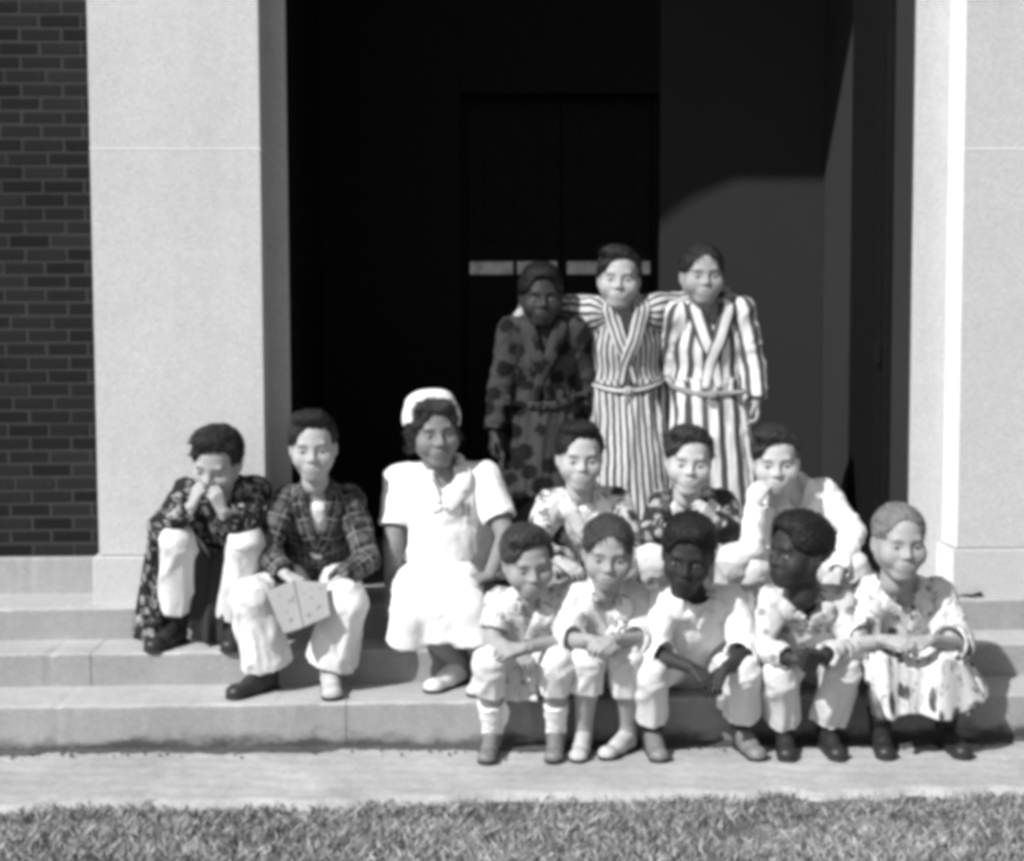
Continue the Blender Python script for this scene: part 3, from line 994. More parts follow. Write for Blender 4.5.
HEADS = {}
def hair_local(style, seed):
    F = Field()
    vol = {'short': 0.6, 'quiff': 0.8, 'crop': 0.4, 'woman': 1.1, 'tight': 0.9, 'part': 0.9}[style]
    F.add(Ell((0, -1.3, 3.9), (7.35 + vol, 9.2 + vol, 7.35 + vol)), 0.5)
    if style in ('quiff', 'part'):
        F.add(Ell((0.0 if style == 'quiff' else 1.8, 4.4, 10.4 if style == 'quiff' else 9.8), (5.2, 3.6, 2.6)), 1.5)
        F.add(Ell((1.5, 1.0, 10.2), (5.5, 5.5, 2.2)), 1.5)
    if style == 'tight':
        F.add(Ell((0, 0.8, 8.4), (6.6, 7.6, 4.6)), 1.5)
    if style == 'woman':
        for s in (-1, 1):
            F.add(Ell((s * 6.9, -1.8, -1.6), (2.0, 3.6, 4.4)), 1.5)
        F.add(Ell((0, -7.2, -2.6), (6.2, 3.6, 5.0)), 2.0)
        F.add(Cone((-4, 5.6, 8.8), (4.5, 5.2, 9.0), 2.2, 2.1), 1.5)
    # hairline: face carved out at the front, ears and nape left free
    fz = {'short': -1.6, 'quiff': -1.0, 'crop': -1.0, 'woman': -2.2, 'tight': -1.8, 'part': -1.3}[style]
    F.cut(Ell({'part': -0.9, 'quiff': -0.5}.get(style, 0.0) * A3(1, 0, 0) + A3(0, 9.6, fz), (7.3, 7.4, 10.0)), 0.25)
    if style in ('part', 'quiff'): F.cut(Ell((-5.0, 7.6, 2.5), (3.2, 4.2, 6.0)), 0.3)
    if style != 'woman':
        for s in (-1, 1):
            F.cut(Ell((s * 8.6, 2.9, -4.4), (3.4, 4.9, 6.6)), 0.8)
            F.cut(Ell((s * 8.5, -1.3, -2.9), (2.2, 2.8, 3.6)), 0.6)
        F.cut(Half((0, -6, -2.6), (0, -0.45, 1)), 0.6)
    else:
        for s in (-1, 1): F.cut(Ell((s * 5.6, 7.4, -2.6), (3.4, 4.2, 6.0)), 0.8)
        F.cut(Half((0, 0, -6.8), (0, 0, 1)), 0.6)
    V, Q = F.mesh(0.50)
    N = vnormals(V, Q)
    fl = {'tight': (0.9, 0.9, 0.9), 'woman': (0.28, 0.28, 0.16)}.get(style, (0.42, 0.12, 0.42))
    nn = noise3(V * np.array(fl), 40 + seed) * 0.5 + noise3(V * np.array(fl) * 2.3, 60 + seed) * 0.4
    V = V + N * (nn * {'tight': 0.20, 'woman': 0.5}.get(style, 0.34))[:, None]
    # loose strands combed over the cap of hair, so that its outline and hairline are not smooth
    rg = np.random.RandomState(90 + seed); N = vnormals(V, Q)
    ns = {'tight': 1700, 'woman': 1900}.get(style, 1800)
    i = rg.choice(len(V), ns)
    p, nn = V[i], N[i]
    if style in ('part', 'woman'):
        side = np.where(p[:, 0] > -2.5, 1.0, -1.0)[:, None]
        dr = side * np.array([[1, 0, 0]]) + np.array([[0, -0.25 if style == 'part' else -0.6, -0.5]])
    elif style == 'quiff': dr = np.tile([[0.35, -1.0, -0.1]], (ns, 1))
    elif style == 'tight': dr = rg.randn(ns, 3)
    else:
        dr = p - np.array([[0, -4, 11]]); dr[:, 2] -= 3
    dr = dr / (np.linalg.norm(dr, axis=1, keepdims=True) + 1e-9) + rg.randn(ns, 3) * 0.16 + 0.45 * np.stack([noise3(p * 0.22, 70 + q_) for q_ in range(3)], 1)
    dr = dr - (dr * nn).sum(1, keepdims=True) * nn; dr /= np.linalg.norm(dr, axis=1, keepdims=True) + 1e-9
    sd = np.cross(dr, nn)
    L = rg.uniform(0.6, 1.5, ns) * {'tight': 0.9, 'crop': 1.3, 'woman': 3.0}.get(style, 2.4)
    lift = (rg.uniform(0.0, 0.35, ns) + 0.35 * np.clip(noise3(p * 0.3, 77), 0, 1)) * {'tight': 1.6, 'crop': 0.8}.get(style, 1.0)
    w = rg.uniform(0.10, 0.24, ns)
    rows = []
    for k in range(5):
        t = k / 4.0
        c = p - nn * 0.15 + dr * (L * t)[:, None] + nn * (lift * 2.2 * t * (1 - 0.55 * t))[:, None]
        if style == 'tight': c = c + sd * (np.sin(t * 5) * 0.2)
        else: c = c - nn * (L ** 2 * t * t / 22.0)[:, None]
        ww = (w * (1 - t * 0.85))[:, None]
        rows += [c - sd * ww, c + sd * ww]
    SV = np.stack(rows, 1).reshape(-1, 3)
    b = np.arange(ns)[:, None] * 10 + len(V)
    SQ = np.concatenate([b + [2 * k, 2 * k + 1, 2 * k + 3, 2 * k + 2] for k in range(4)])
    V2 = np.concatenate([V, SV]); Q2 = np.concatenate([Q, SQ])
    return V2, Q2, V2 * 0.01


HANDS = {}
def hand_local(curl, spread=1.0):
    """wrist at origin, fingers +y, back of the hand +z, thumb +x; centimetres"""
    key = (curl, spread)
    if key in HANDS: return HANDS[key]
    F = Field()
    roots = [(2.1, 6.3), (0.75, 6.7), (-0.65, 6.4), (-1.95, 5.8)]
    lens = [5.4, 6.0, 5.5, 4.3]
    for (x, y), L in zip(roots, lens):
        F.add(Cone((x * .45, 0.6, 0), (x, y, 0), 1.15, 0.92), 0.8)
    F.add(Cone((0, -2.2, 0), (0, 1.2, 0), 1.9, 1.75, n=(0, 0, 1), sq=0.75), 0.8)
    F.add(Ell((1.5, 2.6, -0.6), (1.5, 2.3, 1.1)), 0.8)
    for (x, y), L in zip(roots, lens):
        p = A3(x, y, 0); ang = 0.0; fan = x * 0.035 * spread
        for i, fr in enumerate((0.44, 0.31, 0.25)):
            ang += curl * (0.75, 1.15, 0.8)[i] * (1 + 0.06 * (2 - x))
            dr = A3(math.sin(fan) * math.cos(ang), math.cos(fan) * math.cos(ang), -math.sin(ang))
            q = p + dr * L * fr
            F.add(Cone(p, q, (0.80, 0.70, 0.62)[i], (0.70, 0.62, 0.52)[i]), 0.16)
            p = q
    c = min(curl, 1.0)
    t0, t1 = A3(1.7, 1.6, -0.5), A3(3.3 - 0.4 * c, 3.7, -1.0 - 0.9 * c)
    t2 = t1 + A3(0.5 - 1.2 * c, 2.0 - 0.6 * c, -0.3 - 0.9 * c); t3 = t2 + A3(0.1 - 1.3 * c, 1.5 - 0.5 * c, -0.1 - 0.3 * c)
    F.add(Cone(t0, t1, 1.15, 0.92), 0.6); F.add(Cone(t1, t2, 0.90, 0.75), 0.2); F.add(Cone(t2, t3, 0.74, 0.58), 0.2)
    HANDS[key] = F.mesh(0.33)
    return HANDS[key]


def shoe_local(style):
    F = Field()
    F.add(Cone((0, -1.0, 3.2), (0.1, 7, 2.6), 3.1, 3.1, n=(1, 0, 0), sq=0.92), 1.0)
    F.add(Cone((0.1, 7, 2.4), (0.25, 14.6, 2.0), 3.2, 3.0, n=(0, 0, 1), sq=0.85), 1.5)
    F.add(Ell((0.3, 14.6, 2.0), (3.3, 3.2, 2.3)), 1.5)
    F.add(Cone((0, 0.2, 6.4), (0, 8.6, 4.0), 3.3, 2.4), 1.8)
    if style == 'boot': F.add(Cone((0, 0, 4), (0, -0.2, 11.0), 3.6, 3.8, cap=True), 1.2)
    F.clip(Half((0, 0, 0.9), (0, 0, -1)), 0.2)
    if style != 'boot': F.clip(Half((0, 0, 7.6), (0, -0.25, 1)), 0.4)
    F.cut(Cone((0, -0.2, 5.5), (0, -0.4, 14), 2.7, 2.9), 0.4)
    for y in (6.2, 7.8, 9.4) if style != 'slip' else ():      # lacing
        F.add(Cone((-1.3, y, 5.6 - (y - 6.2) * .42), (1.3, y + .4, 5.6 - (y - 6.2) * .42), 0.28, 0.28), 0.15)
    up = F.mesh(0.42)
    S = Field()
    S.add(Cone((0, -1.0, 0.6), (0.1, 7, 0.6), 3.4, 3.1), 1.0); S.add(Cone((0.1, 7, 0.6), (0.3, 14.6, 0.6), 3.1, 3.6), 1.5)
    S.clip(Half((0, 0, 1.15), (0, 0, 1)), 0.1); S.clip(Half((0, 0, 0.0), (0, 0, -1)), 0.1)
    S.cut(Ell((0, 5.6, -0.1), (5, 2.0, 0.55)), 0.1)
    so = S.mesh(0.40)
    return up, so

# ------------------------------------------------------------------ people
M_skin = tint_mat('skin', 0.6, 0.3, 0.08)
HAIRM = {}
def hairm(v):
    if v not in HAIRM: HAIRM[v] = hair_mat('hair', v)
    return HAIRM[v]
HAIRL, SHOEL = {}, {}
LX = A3(1, 0, 0)


class Person:
    def __init__(s, label, J, head, skin=0.42, hair=('short', 0.03), k=1.0, hs=0.0115, cat='person', group=None, floor=0.0, hands=None, headkind='child', shrug=0.014):
        s.J = {n: np.asarray(v, float) for n, v in J.items()}
        J = s.J; s.k, s.skin, s.floor = k, skin, floor
        up = A3(0, 0, shrug)
        J['shL'] = J['shL'] + up; J['shR'] = J['shR'] + up
        s.lat = unit(J['shR'] - J['shL'])
        s.neck0 = (J['shL'] + J['shR']) / 2
        s.sp = unit(s.neck0 - J['hip'])
        s.fn = unit(np.cross(s.lat, s.sp))
        s.nb = s.neck0 + s.sp * 0.046 * k
        hl = unit(A3(J['knR'][0] - J['knL'][0], 0.0001, 0) + LX * 0.3)
        hl[2] = 0; hl = unit(hl)
        s.hL, s.hR = J['hip'] - hl * 0.078 * k, J['hip'] + hl * 0.078 * k
        s.base = A3(J['hip'][0], J['hip'][1], floor)
        # head frame
        hp, yaw, pit, rol = head
        y, p, r = R(yaw), R(pit), R(rol)
        ey = A3(math.sin(y) * math.cos(p), -math.cos(y) * math.cos(p), -math.sin(p))
        ez = perp(ey, (0, 0, 1)); ex = np.cross(ey, ez)
        ez = ez * math.cos(r) + ex * math.sin(r); ex = np.cross(ey, ez)
        s.HM = np.stack([ex, ey, ez], 1); s.hp = np.asarray(hp, float); s.hs = hs
        h2w = lambda v: s.hp + s.HM @ (np.asarray(v, float) * hs)
        s.h2w = h2w
        # ---- body: one skin mesh
        F = Field()
        fn = s.fn
        wst = J['hip'] + s.sp * 0.13 * k; ch = J['hip'] + (s.neck0 - J['hip']) * 0.72
        F.add(Cone(s.hL, s.hR, .075 * k, .075 * k), .03)
        F.add(Cone(J['hip'], wst, .112 * k, .095 * k, n=fn, sq=.72), .03)
        F.add(Cone(wst, ch, .095 * k, .118 * k, n=fn, sq=.72), .03)
        F.add(Cone(ch, s.neck0, .112 * k, .07 * k, n=fn, sq=.66), .03)
        F.add(Cone(J['shL'], J['shR'], .042 * k, .042 * k), .04)
        F.add(Cone(s.nb - s.sp * .02, h2w((0, -2.0, -8)), .046 * k, .043 * k), .02)
        for q in 'LR':
            F.add(Cone(J['sh' + q], J['el' + q], .040 * k, .033 * k), .02)
            F.add(Cone(J['el' + q], J['wr' + q], .033 * k, .022 * k), .012)
            kn, an, hq = J['kn' + q], J['an' + q], getattr(s, 'h' + q)
            F.add(Cone(hq, kn, .074 * k, .050 * k), .03)
            F.add(Cone(kn, kn + (an - kn) * .4, .046 * k, .047 * k), .02)
            F.add(Cone(kn + (an - kn) * .4, an, .047 * k, .031 * k), .02)
            F.add(Cone(an, an + A3(0, 0, -.035), .030 * k, .028 * k), .02)
        Vb, Fb = F.mesh(0.011)
        VS, FS = [Vb], [Fb]; tint = [np.full(len(Vb), skin)]
        nv = len(Vb)
        if headkind == 'child': headkind = 'child%d' % (len(HEADS) + 1)
        if headkind not in HEADS: HEADS[headkind] = head_local(headkind)
        V, Q, t, eye, hairy = HEADS[headkind]
        hc = hair[1]
        tt = skin * t * (1 - hairy) + hairy * min(hc * 1.2, skin)
        tt = np.where(eye >= 0, eye if skin > 0.1 else eye * 0.7, tt)
        VS.append(s.hp + (V * hs) @ s.HM.T); FS.append(Q + nv); tint.append(tt); nv += len(V)
        s.hframe = {}
        for q in 'LR':
            spec = (hands or {}).get(q, {})
            d = unit(spec.get('d', J['wr' + q] - J['el' + q]))
            n_ = perp(d, spec.get('n', (0, -.6, .8)))
            th = np.cross(n_, d) if q == 'L' else np.cross(d, n_)
            M = np.stack([th, d, n_], 1)
            V, Q = hand_local(spec.get('curl', 0.45), spec.get('spread', 1.0))
            if np.linalg.det(M) < 0: Q = Q[:, ::-1]
            sc_ = 0.0100 * k * spec.get('s', 1.0)
            VS.append(J['wr' + q] + (V * sc_) @ M.T); FS.append(Q + nv); tint.append(np.full(len(V), skin)); nv += len(V)
            s.hframe[q] = (J['wr' + q], M, sc_)
        me = mesh_np('person', np.concatenate(VS) - s.base, np.concatenate(FS), True, {'tint': ('FLOAT', np.concatenate(tint))})
        s.o = link('person', me, M_skin, None, s.base)
        tag(s.o, label, cat, group)
        # ---- hair
        key = hair[0]
        if key not in HAIRL: HAIRL[key] = hair_local(key, len(HAIRL))
        V, Q, uv = HAIRL[key]
        link('hair', mesh_np('hair', s.hp + (V * hs) @ s.HM.T - s.base, Q, True, {'cuv': ('FLOAT_VECTOR', uv)}), hairm(hc), s.o)

    # ---- clothes
    def top(s, name, mat, sleeve='long', loose=0.0, v=0.12, skirt=None, hem=None, slv=None, seed=1, amp=1.0, neck=.050, cuff_r=None, h=0.0076, mesh=True, slack=1.0, waist=0.0, deep=.76):
        J, k, fn = s.J, s.k, s.fn
        L = loose
        F = Field()
        tf = (.0050, 6, 3.5)
        wst = J['hip'] + s.sp * 0.14 * k; ch = J['hip'] + (s.neck0 - J['hip']) * 0.70
        uR = .125 * k
        kw = dict(n=fn, sq=deep, ref=fn, uR=uR)
        if hem is None: bot = J['hip'] - s.sp * .015
        else: bot = hem
        F.add(Cone(bot, wst, (.134 + L) * k, (.112 + L + waist) * k, fold=tf, **kw), .03)
        l0 = np.linalg.norm(wst - bot)
        F.add(Cone(wst, ch, (.112 + L + waist) * k, (.132 + L) * k, fold=tf, v0=l0, **kw), .03)
        l1 = l0 + np.linalg.norm(ch - wst)
        kw['sq'] = .70
        F.add(Cone(ch, s.neck0, (.126 + L) * k, (.080 + L * .5) * k, fold=(.003, 6, 5), v0=l1, **kw), .03)
        F.add(Cone(J['shL'], J['shR'], (.053 + L * .5) * k, (.053 + L * .5) * k, ref=fn, fold=(.003, 8, 8), nouv=True), .045)
        F.add(Cone(s.neck0 - s.sp * .01, s.nb + s.sp * .012, .066 * k, .056 * k, nouv=True), .03)
        if skirt is not None:
            end, r_, sq_ = skirt
            F.add(Cone(wst, end, (.116 + L + waist) * k, r_, n=fn, sq=sq_, ref=fn, uR=uR, cap=True, fold=(.011, 8, 1.2), v0=-.5), .03)
        for q in 'LR':
            a, e, w = J['sh' + q], J['el' + q], J['wr' + q]
            mode = sleeve if isinstance(sleeve, str) else sleeve[q]
            r0, r1 = (.051 + L * .5) * k * slack, (.044 + L * .6) * k * slack
            r2 = cuff_r or (.040 + L * .7) * k * slack
            sf = (.0052, 6, 9)
            if mode == 'none': continue
            if mode == 'long':
                d = unit(w - e); b = w - d * .012
                F.add(Cone(a, e, r0, r1, ref=fn, fold=sf, uR=.05), .02)
                F.add(Cone(e, b, r1, r2, ref=fn, cap=True, fold=sf, v0=np.linalg.norm(e - a), uR=.05), .012)
                F.cut(Cone(b - d * .035, b + d * .05, r2 - .012, r2 - .011), .003)
            elif mode == 'half':                       # to the middle of the forearm, wide
                d = unit(w - e); b = e + (w - e) * .35
                F.add(Cone(a, e, r0, r1 * 1.1, ref=fn, fold=sf, uR=.05), .02)
                F.add(Cone(e, b, r1 * 1.1, r2 * 1.3, ref=fn, cap=True, fold=sf, v0=.25, uR=.05), .012)
                F.cut(Cone(b - d * .03, b + d * .06, r2 * 1.3 - .012, r2 * 1.3 - .011), .003)
            elif mode == 'short':
                d = unit(e - a); b = a + (e - a) * .72
                F.add(Cone(a, b, r0 * 1.02, r1 * 1.12, ref=fn, cap=True, fold=sf, uR=.05), .02)
                F.cut(Cone(b - d * .03, b + d * .06, r1 * 1.12 - .012, r1 * 1.12 - .011), .003)
        # neck opening
        F.cut(Cone(s.nb - s.sp * .02, s.nb + s.sp * .14, neck * k, (neck + .012) * k), .006)
        if v:
            F.cut(Cone(s.nb + fn * .055 * k, s.neck0 - s.sp * v * k + fn * .118 * k, .034 * k, .003), .005)
        s.F = F
        s.vpt = s.neck0 - s.sp * v * k + fn * .12 * k
        s.top_o = garment(name, F, h, mat, s.o, seed, amp, s.base) if mesh else None
        return s

    def lapels(s, mat, w=(.02, .05, .045, .012), name='lapel', cross=0.0, to=None):
        k = s.k
        for sg in (-1, 1):
            pts = [s.nb - s.fn * .045 * k + s.lat * sg * .018 * k + s.sp * .03, s.nb + s.lat * sg * .066 * k + s.sp * .012,
                   s.nb + s.lat * sg * .062 * k + s.fn * .06 * k - s.sp * .03,
                   s.vpt + s.lat * sg * .030 * k + s.sp * .05, s.vpt - s.lat * sg * cross - s.sp * .012]
            if to is not None:
                pts.append(s.J['hip'] + s.sp * (to + .01) * k + s.fn * .16 - s.lat * sg * .035 * k)
            band(name, s.F, pts, w, mat, s.o, s.base, off=.009 + .003 * (sg + 1))
        return s

    def belt(s, mat, t=0.14, w=.035, knot=True, r=.2):
        c = s.J['hip'] + s.sp * t * s.k
        pts = [c + r * (math.cos(a) * s.fn + math.sin(a) * s.lat) for a in np.linspace(0, 2 * math.pi, 25)]
        b = band('belt', s.F, pts, (w, w), mat, s.o, s.base, off=.010, n=72, wob=.001)
        if knot:
            p = s.F.project((c + r * s.fn)[None], .012)[0]
            K = Field()
            K.add(Ell(p, (.024, .016, .020)), .01)
            for sg in (-1, 1):
                K.add(Cone(p, p + s.lat * sg * .03 - s.sp * .11 + s.fn * .012, .012, .016, n=s.fn, sq=.45, cap=True), .006)
            garment('belt_knot', K, .004, mat, s.o, 5, .5, s.base)
        return s

    def trousers(s, mat, hem=(.93, .93), loose=0.0, rk=.066, rh=.066, seed=2, name='trousers', h=0.0076, amp=1.0, pel=.092):
        J, k = s.J, s.k
        F = Field()
        F.add(Cone(s.hL, s.hR, (pel + loose) * k, (pel + loose) * k, ref=(0, 0, 1), fold=(.003, 7, 7)), .03)
        tf = (.0050, 6, 3.5)
        for i, q in enumerate('LR'):
            hp, kn, an = getattr(s, 'h' + q), J['kn' + q], J['an' + q]
            b = kn + (an - kn) * hem[i]; d = unit(b - kn)
            F.add(Cone(hp, kn, (min(.086, pel) + loose) * k, (rk + loose) * k, fold=tf, uR=.07, ref=(0, -1, .3)), .03)
            F.add(Cone(kn, b, (rk + loose) * k, (rh + loose) * k, cap=True, fold=(.0062, 7, 2.2), uR=.07, v0=.35), .02)
            F.cut(Cone(b - d * .04, b + d * .06, (rh + loose) * k - .013, (rh + loose) * k - .012), .003)
        garment(name, F, h, mat, s.o, seed, amp, s.base)
        return s

    def shoes(s, mat, sole, toe=(0, 0), style='oxford', size=1.0, floor=None, sock=None, sock_top=.35, only='LR'):
        fl = s.floor if floor is None else floor
        if style not in SHOEL:
            (V, Q), (V2, Q2) = shoe_local(style)
            SHOEL[style] = (V, Q, V2, Q2)
        V, Q, V2, Q2 = SHOEL[style]
        for i, q in enumerate('LR'):
            if q not in only: continue
            an = s.J['an' + q]; a = R(toe[i])
            M = np.stack([A3(-math.cos(a), -math.sin(a), 0), A3(math.sin(a), -math.cos(a), 0), A3(0, 0, 1)], 1)
            z = .0102 * s.k * size
            org = A3(an[0], an[1], fl + .001) - s.base
            key = (style, mat.name); key2 = (style, sole.name, 's')
            if key not in SHOEL: SHOEL[key] = mesh_np('shoe', V, Q)
            if key2 not in SHOEL: SHOEL[key2] = mesh_np('sole', V2, Q2)
            o = link('shoe', SHOEL[key], mat, s.o)
            o.matrix_local = Matrix([[*(M[r_] * z), org[r_]] for r_ in range(3)] + [[0, 0, 0, 1]])
            link('sole', SHOEL[key2], sole, o)
            if sock is not None:
                kn = s.J['kn' + q]; F = Field()
                top_ = an + (kn - an) * sock_top
                F.add(Cone(A3(an[0], an[1], fl + .04), an, .036 * s.k, .037 * s.k), .01)
                F.add(Cone(an, top_, .037 * s.k, .050 * s.k, cap=True, fold=(.003, 6, 26)), .01)
                garment('sock', F, .006, sock, s.o, 3, 1, s.base)
        return s

# people sit a little deeper than the depths written below
_P0, _PZ0, DY = P, PZ, 0.075
P = lambda px, py, Y: _P0(px, py, Y + DY)
PZ = lambda px, Y, z: _PZ0(px, Y + DY, z)

# fabrics and leathers
C_white = cloth_mat('white_cotton', 'plain', 0.76)
C_white2 = cloth_mat('off_white_cotton', 'plain', 0.60)
C_pants = cloth_mat('pale_trousers', 'plain', 0.66)
C_grey = cloth_mat('grey_cotton', 'plain', 0.30)
C_dark = cloth_mat('dark_cotton', 'plain', 0.035)
C_plaid = cloth_mat('dark_plaid_flannel', 'plaid', 0.018, 0.10, 0.062, 0.45, 0.22)
C_darkfl = cloth_mat('dark_floral_robe', 'floral', 0.022, 0.24, 0.05, 0.34, 0.42)
C_spot = cloth_mat('dark_spotted_robe', 'spots', 0.046, 0.010, 0.075, 0.46)
C_fine = cloth_mat('fine_striped_robe', 'stripe', 0.52, 0.05, 0.025, 0.42)
C_wide = cloth_mat('wide_striped_robe', 'stripe', 0.62, 0.07, 0.064, 0.42)
C_flow = cloth_mat('pale_floral_pyjama', 'floral', 0.60, 0.20, 0.045, 0.24, 0.18)
C_robeA = cloth_mat('white_and_dark_mottled_robe', 'floral', 0.58, 0.05, 0.075, 0.36, 0.10)
C_robeB = cloth_mat('dark_robe_with_pale_leaves', 'floral', 0.030, 0.34, 0.06, 0.36, 0.20)
C_dots = cloth_mat('pale_robe_with_dark_dots', 'floral', 0.66, 0.08, 0.062, 0.30, 0.22)
C_pyj = cloth_mat('pale_patterned_pyjama', 'spots', 0.54, 0.24, 0.05, 0.34)
C_wideg = cloth_mat('grey_striped_sash', 'stripe', 0.36, 0.10, 0.012, 0.45)
L_dark = plain_mat('dark_leather', 0.022, 0.45, 0.4, 0.2, 50)
L_mid = plain_mat('scuffed_brown_leather', 0.16, 0.5, 0.4, 0.35, 60)
L_pale = plain_mat('pale_canvas_shoe', 0.42, 0.7, 0.2, 0.2, 60)
L_white = plain_mat('white_leather', 0.6, 0.5, 0.3, 0.1, 50)
L_sole = plain_mat('dark_sole', 0.03, 0.7, 0.2, 0.2, 50)
LIGHT, DARK, NURSE = 0.37, 0.030, 0.20

# ---- three boys standing in the doorway (landing at Z_P)
fz = Z_P
def stand(px, Y, zh, sh, el, wr, extra=None, dx=0.0):
    hip = PZ(px, Y + .02, fz + zh)
    J = dict(hip=hip, shL=sh[0], shR=sh[1], elL=el[0], elR=el[1], wrL=wr[0], wrR=wr[1])
    for q, sg in (('L', -1), ('R', 1)):
        J['kn' + q] = A3(hip[0] + sg * .085, Y + DY - .01, fz + zh * .53)
        J['an' + q] = A3(hip[0] + sg * .09, Y + DY + .03, fz + .085)
    return J


b1 = Person('boy with arms down in a dark blotched robe, leftmost of the three standing',
            stand(540, 6.70, .67, (P(512, 334, 6.70), P(574, 334, 6.70)), (P(501, 386, 6.69), P(588, 388, 6.78)),
                  (P(494, 434, 6.63), P(578, 430, 6.80))),
            (P(541, 297, 6.66), 4, 4, 0), DARK, ('tight', 0.012), floor=fz, hands={'L': dict(curl=.5, n=(-1, -.3, 0)), 'R': dict(curl=.5, n=(1, -.2, 0))})
b1.top('robe', C_spot, 'long', .016, v=.13, waist=.012, skirt=(A3(b1.J['hip'][0], 6.70 + DY, fz + .22), .20, .8), cuff_r=.046)
b1.lapels(C_spot, w=(.03, .065, .06, .05, .03), cross=.0, to=.14).belt(C_spot)
b1.trousers(C_pyj, pel=.055).shoes(L_dark, L_sole, (-8, 8))

b2 = Person('boy in a finely striped belted robe with his arms round his two neighbours',
            stand(625, 6.74, .70, (P(594, 312, 6.73), P(654, 310, 6.73)), (P(556, 311, 6.86), P(688, 308, 6.86)),
                  (P(520, 313, 6.79), P(733, 297, 6.79))),
            (P(619, 279, 6.68), -6, 2, -2), LIGHT, ('part', 0.022), floor=fz, shrug=-.006,
            hands={'L': dict(d=(-.55, -.65, -.55), n=(-.3, -.2, .9), curl=.35), 'R': dict(d=(.55, -.65, -.5), n=(.3, -.2, .9), curl=.35)})
b2.top('robe', C_fine, 'long', .020, v=.15, waist=.016, skirt=(A3(b2.J['hip'][0] + .02, 6.72 + DY, fz + .18), .205, .82), cuff_r=.052, slack=1.25)
b2.lapels(C_fine, w=(.03, .07, .07, .055, .03), to=.17).belt(C_fine, .17)
b2.trousers(C_pants, pel=.055).shoes(L_dark, L_sole, (-8, 8))

b3 = Person('boy in a robe with broad dark and white stripes, rightmost of the three standing',
            stand(708, 6.68, .70, (P(678, 318, 6.69), P(741, 316, 6.68)), (P(668, 366, 6.80), P(752, 364, 6.66)),
                  (P(650, 396, 6.87), P(756, 402, 6.60))),
            (P(702, 275, 6.62), 3, 3, 1), LIGHT * .8, ('short', 0.025), floor=fz,
            hands={'R': dict(curl=.6, n=(1, -.2, 0)), 'L': dict(curl=.5)})
b3.top('robe', C_wide, 'long', .018, v=.14, waist=.016, skirt=(A3(b3.J['hip'][0] + .01, 6.66 + DY, fz + .18), .205, .82), cuff_r=.047)
b3.lapels(C_wide, w=(.03, .07, .07, .055, .03), to=.15).belt(C_wideg, .15, w=.026)
b3.trousers(C_pants, pel=.055).shoes(L_dark, L_sole, (-8, 8))

# ---- the two boys at the left, and the nurse
b4 = Person('boy hunched on the top step at the far left with both hands at his mouth',
            dict(hip=PZ(222, 6.27, Z_P + .095), shL=P(188, 497, 6.06), shR=P(254, 494, 6.10),
                 elL=P(162, 528, 5.93), elR=P(243, 524, 5.90), wrL=P(192, 506, 5.84), wrR=P(222, 511, 5.83),
                 knL=P(177, 540, 5.90), knR=P(246, 541, 5.90), anL=PZ(178, 6.0, Z_2 + .085), anR=PZ(232, 6.0, Z_2 + .085)),
            (P(217, 462, 5.93), -14, 24, -8), LIGHT, ('part', 0.018), floor=Z_2,
            hands={'L': dict(d=(.35, -.15, .9), n=(-.7, -.7, .1), curl=.75), 'R': dict(d=(-.3, -.15, .9), n=(.5, -.8, .1), curl=.75)})
b4.top('robe', C_darkfl, 'long', .014, v=.10, seed=4, cuff_r=.045)
b4.lapels(C_darkfl)
b4.trousers(C_pants, hem=(.80, .90), rk=.064, rh=.070)
b4.shoes(L_dark, L_sole, (-25, 6), size=1.05, sock=C_dark)
J = b4.J
sheet('robe_skirt', [P(150, 520, 5.97), P(163, 545, 6.0), P(168, 560, 6.08)], [PZ(132, 5.93, Z_2 + .05), PZ(146, 5.89, Z_2 + .02), PZ(168, 5.95, Z_2 + .02)],
      C_darkfl, b4.o, b4.base, folds=2.2, amp=.010, seed=1)
sheet('robe_skirt', [P(189, 528, 5.91), P(210, 560, 6.02), P(236, 534, 5.93)], [PZ(186, 5.95, Z_2 + .10), PZ(205, 5.93, Z_2 + .01), PZ(228, 5.96, Z_2 + .01)],
      C_dark, b4.o, b4.base, folds=2.6, amp=.012, seed=2)

b5 = Person('boy in a dark plaid shirt and wide white trousers with a paper on his lap',
            dict(hip=PZ(318, 6.19, Z_P + .095), shL=P(285, 505, 6.06), shR=P(349, 503, 6.08),
                 elL=P(266, 553, 5.96), elR=P(368, 560, 5.98), wrL=P(286, 575, 5.80), wrR=P(336, 583, 5.80),
                 knL=P(252, 600, 5.76), knR=P(344, 604, 5.76), anL=PZ(268, 5.74, Z_3 + .085), anR=PZ(330, 5.74, Z_3 + .085)),
            (P(313, 447, 5.98), 3, 6, 2), LIGHT * 1.05, ('quiff', 0.014), floor=Z_3,
            hands={'L': dict(d=(.75, -.5, -.35), n=(.1, -.5, .9), curl=.7), 'R': dict(d=(-.75, -.5, -.3), n=(-.1, -.5, .9), curl=.65)})
b5.top('plaid_shirt', C_plaid, 'long', .010, v=.16, seed=6, cuff_r=.044)
b5.lapels(C_plaid, w=(.02, .05, .06, .03), name='collar')
b5.trousers(C_pants, hem=(.97, .93), rk=.080, rh=.094, amp=1.3)
b5.shoes(L_dark, L_sole, (-38, 0), size=1.08, only='L', sock=C_dark)
b5.shoes(L_pale, L_sole, (0, 8), size=1.05, only='R', sock=C_white2)
U = Field()
U.add(Cone(b5.nb + b5.fn * .045 - b5.sp * .06, b5.neck0 - b5.sp * .18 + b5.fn * .084, .052, .036, n=b5.fn, sq=.6), .01)
garment('undershirt', U, .006, C_white, b5.o, 3, .6, b5.base)

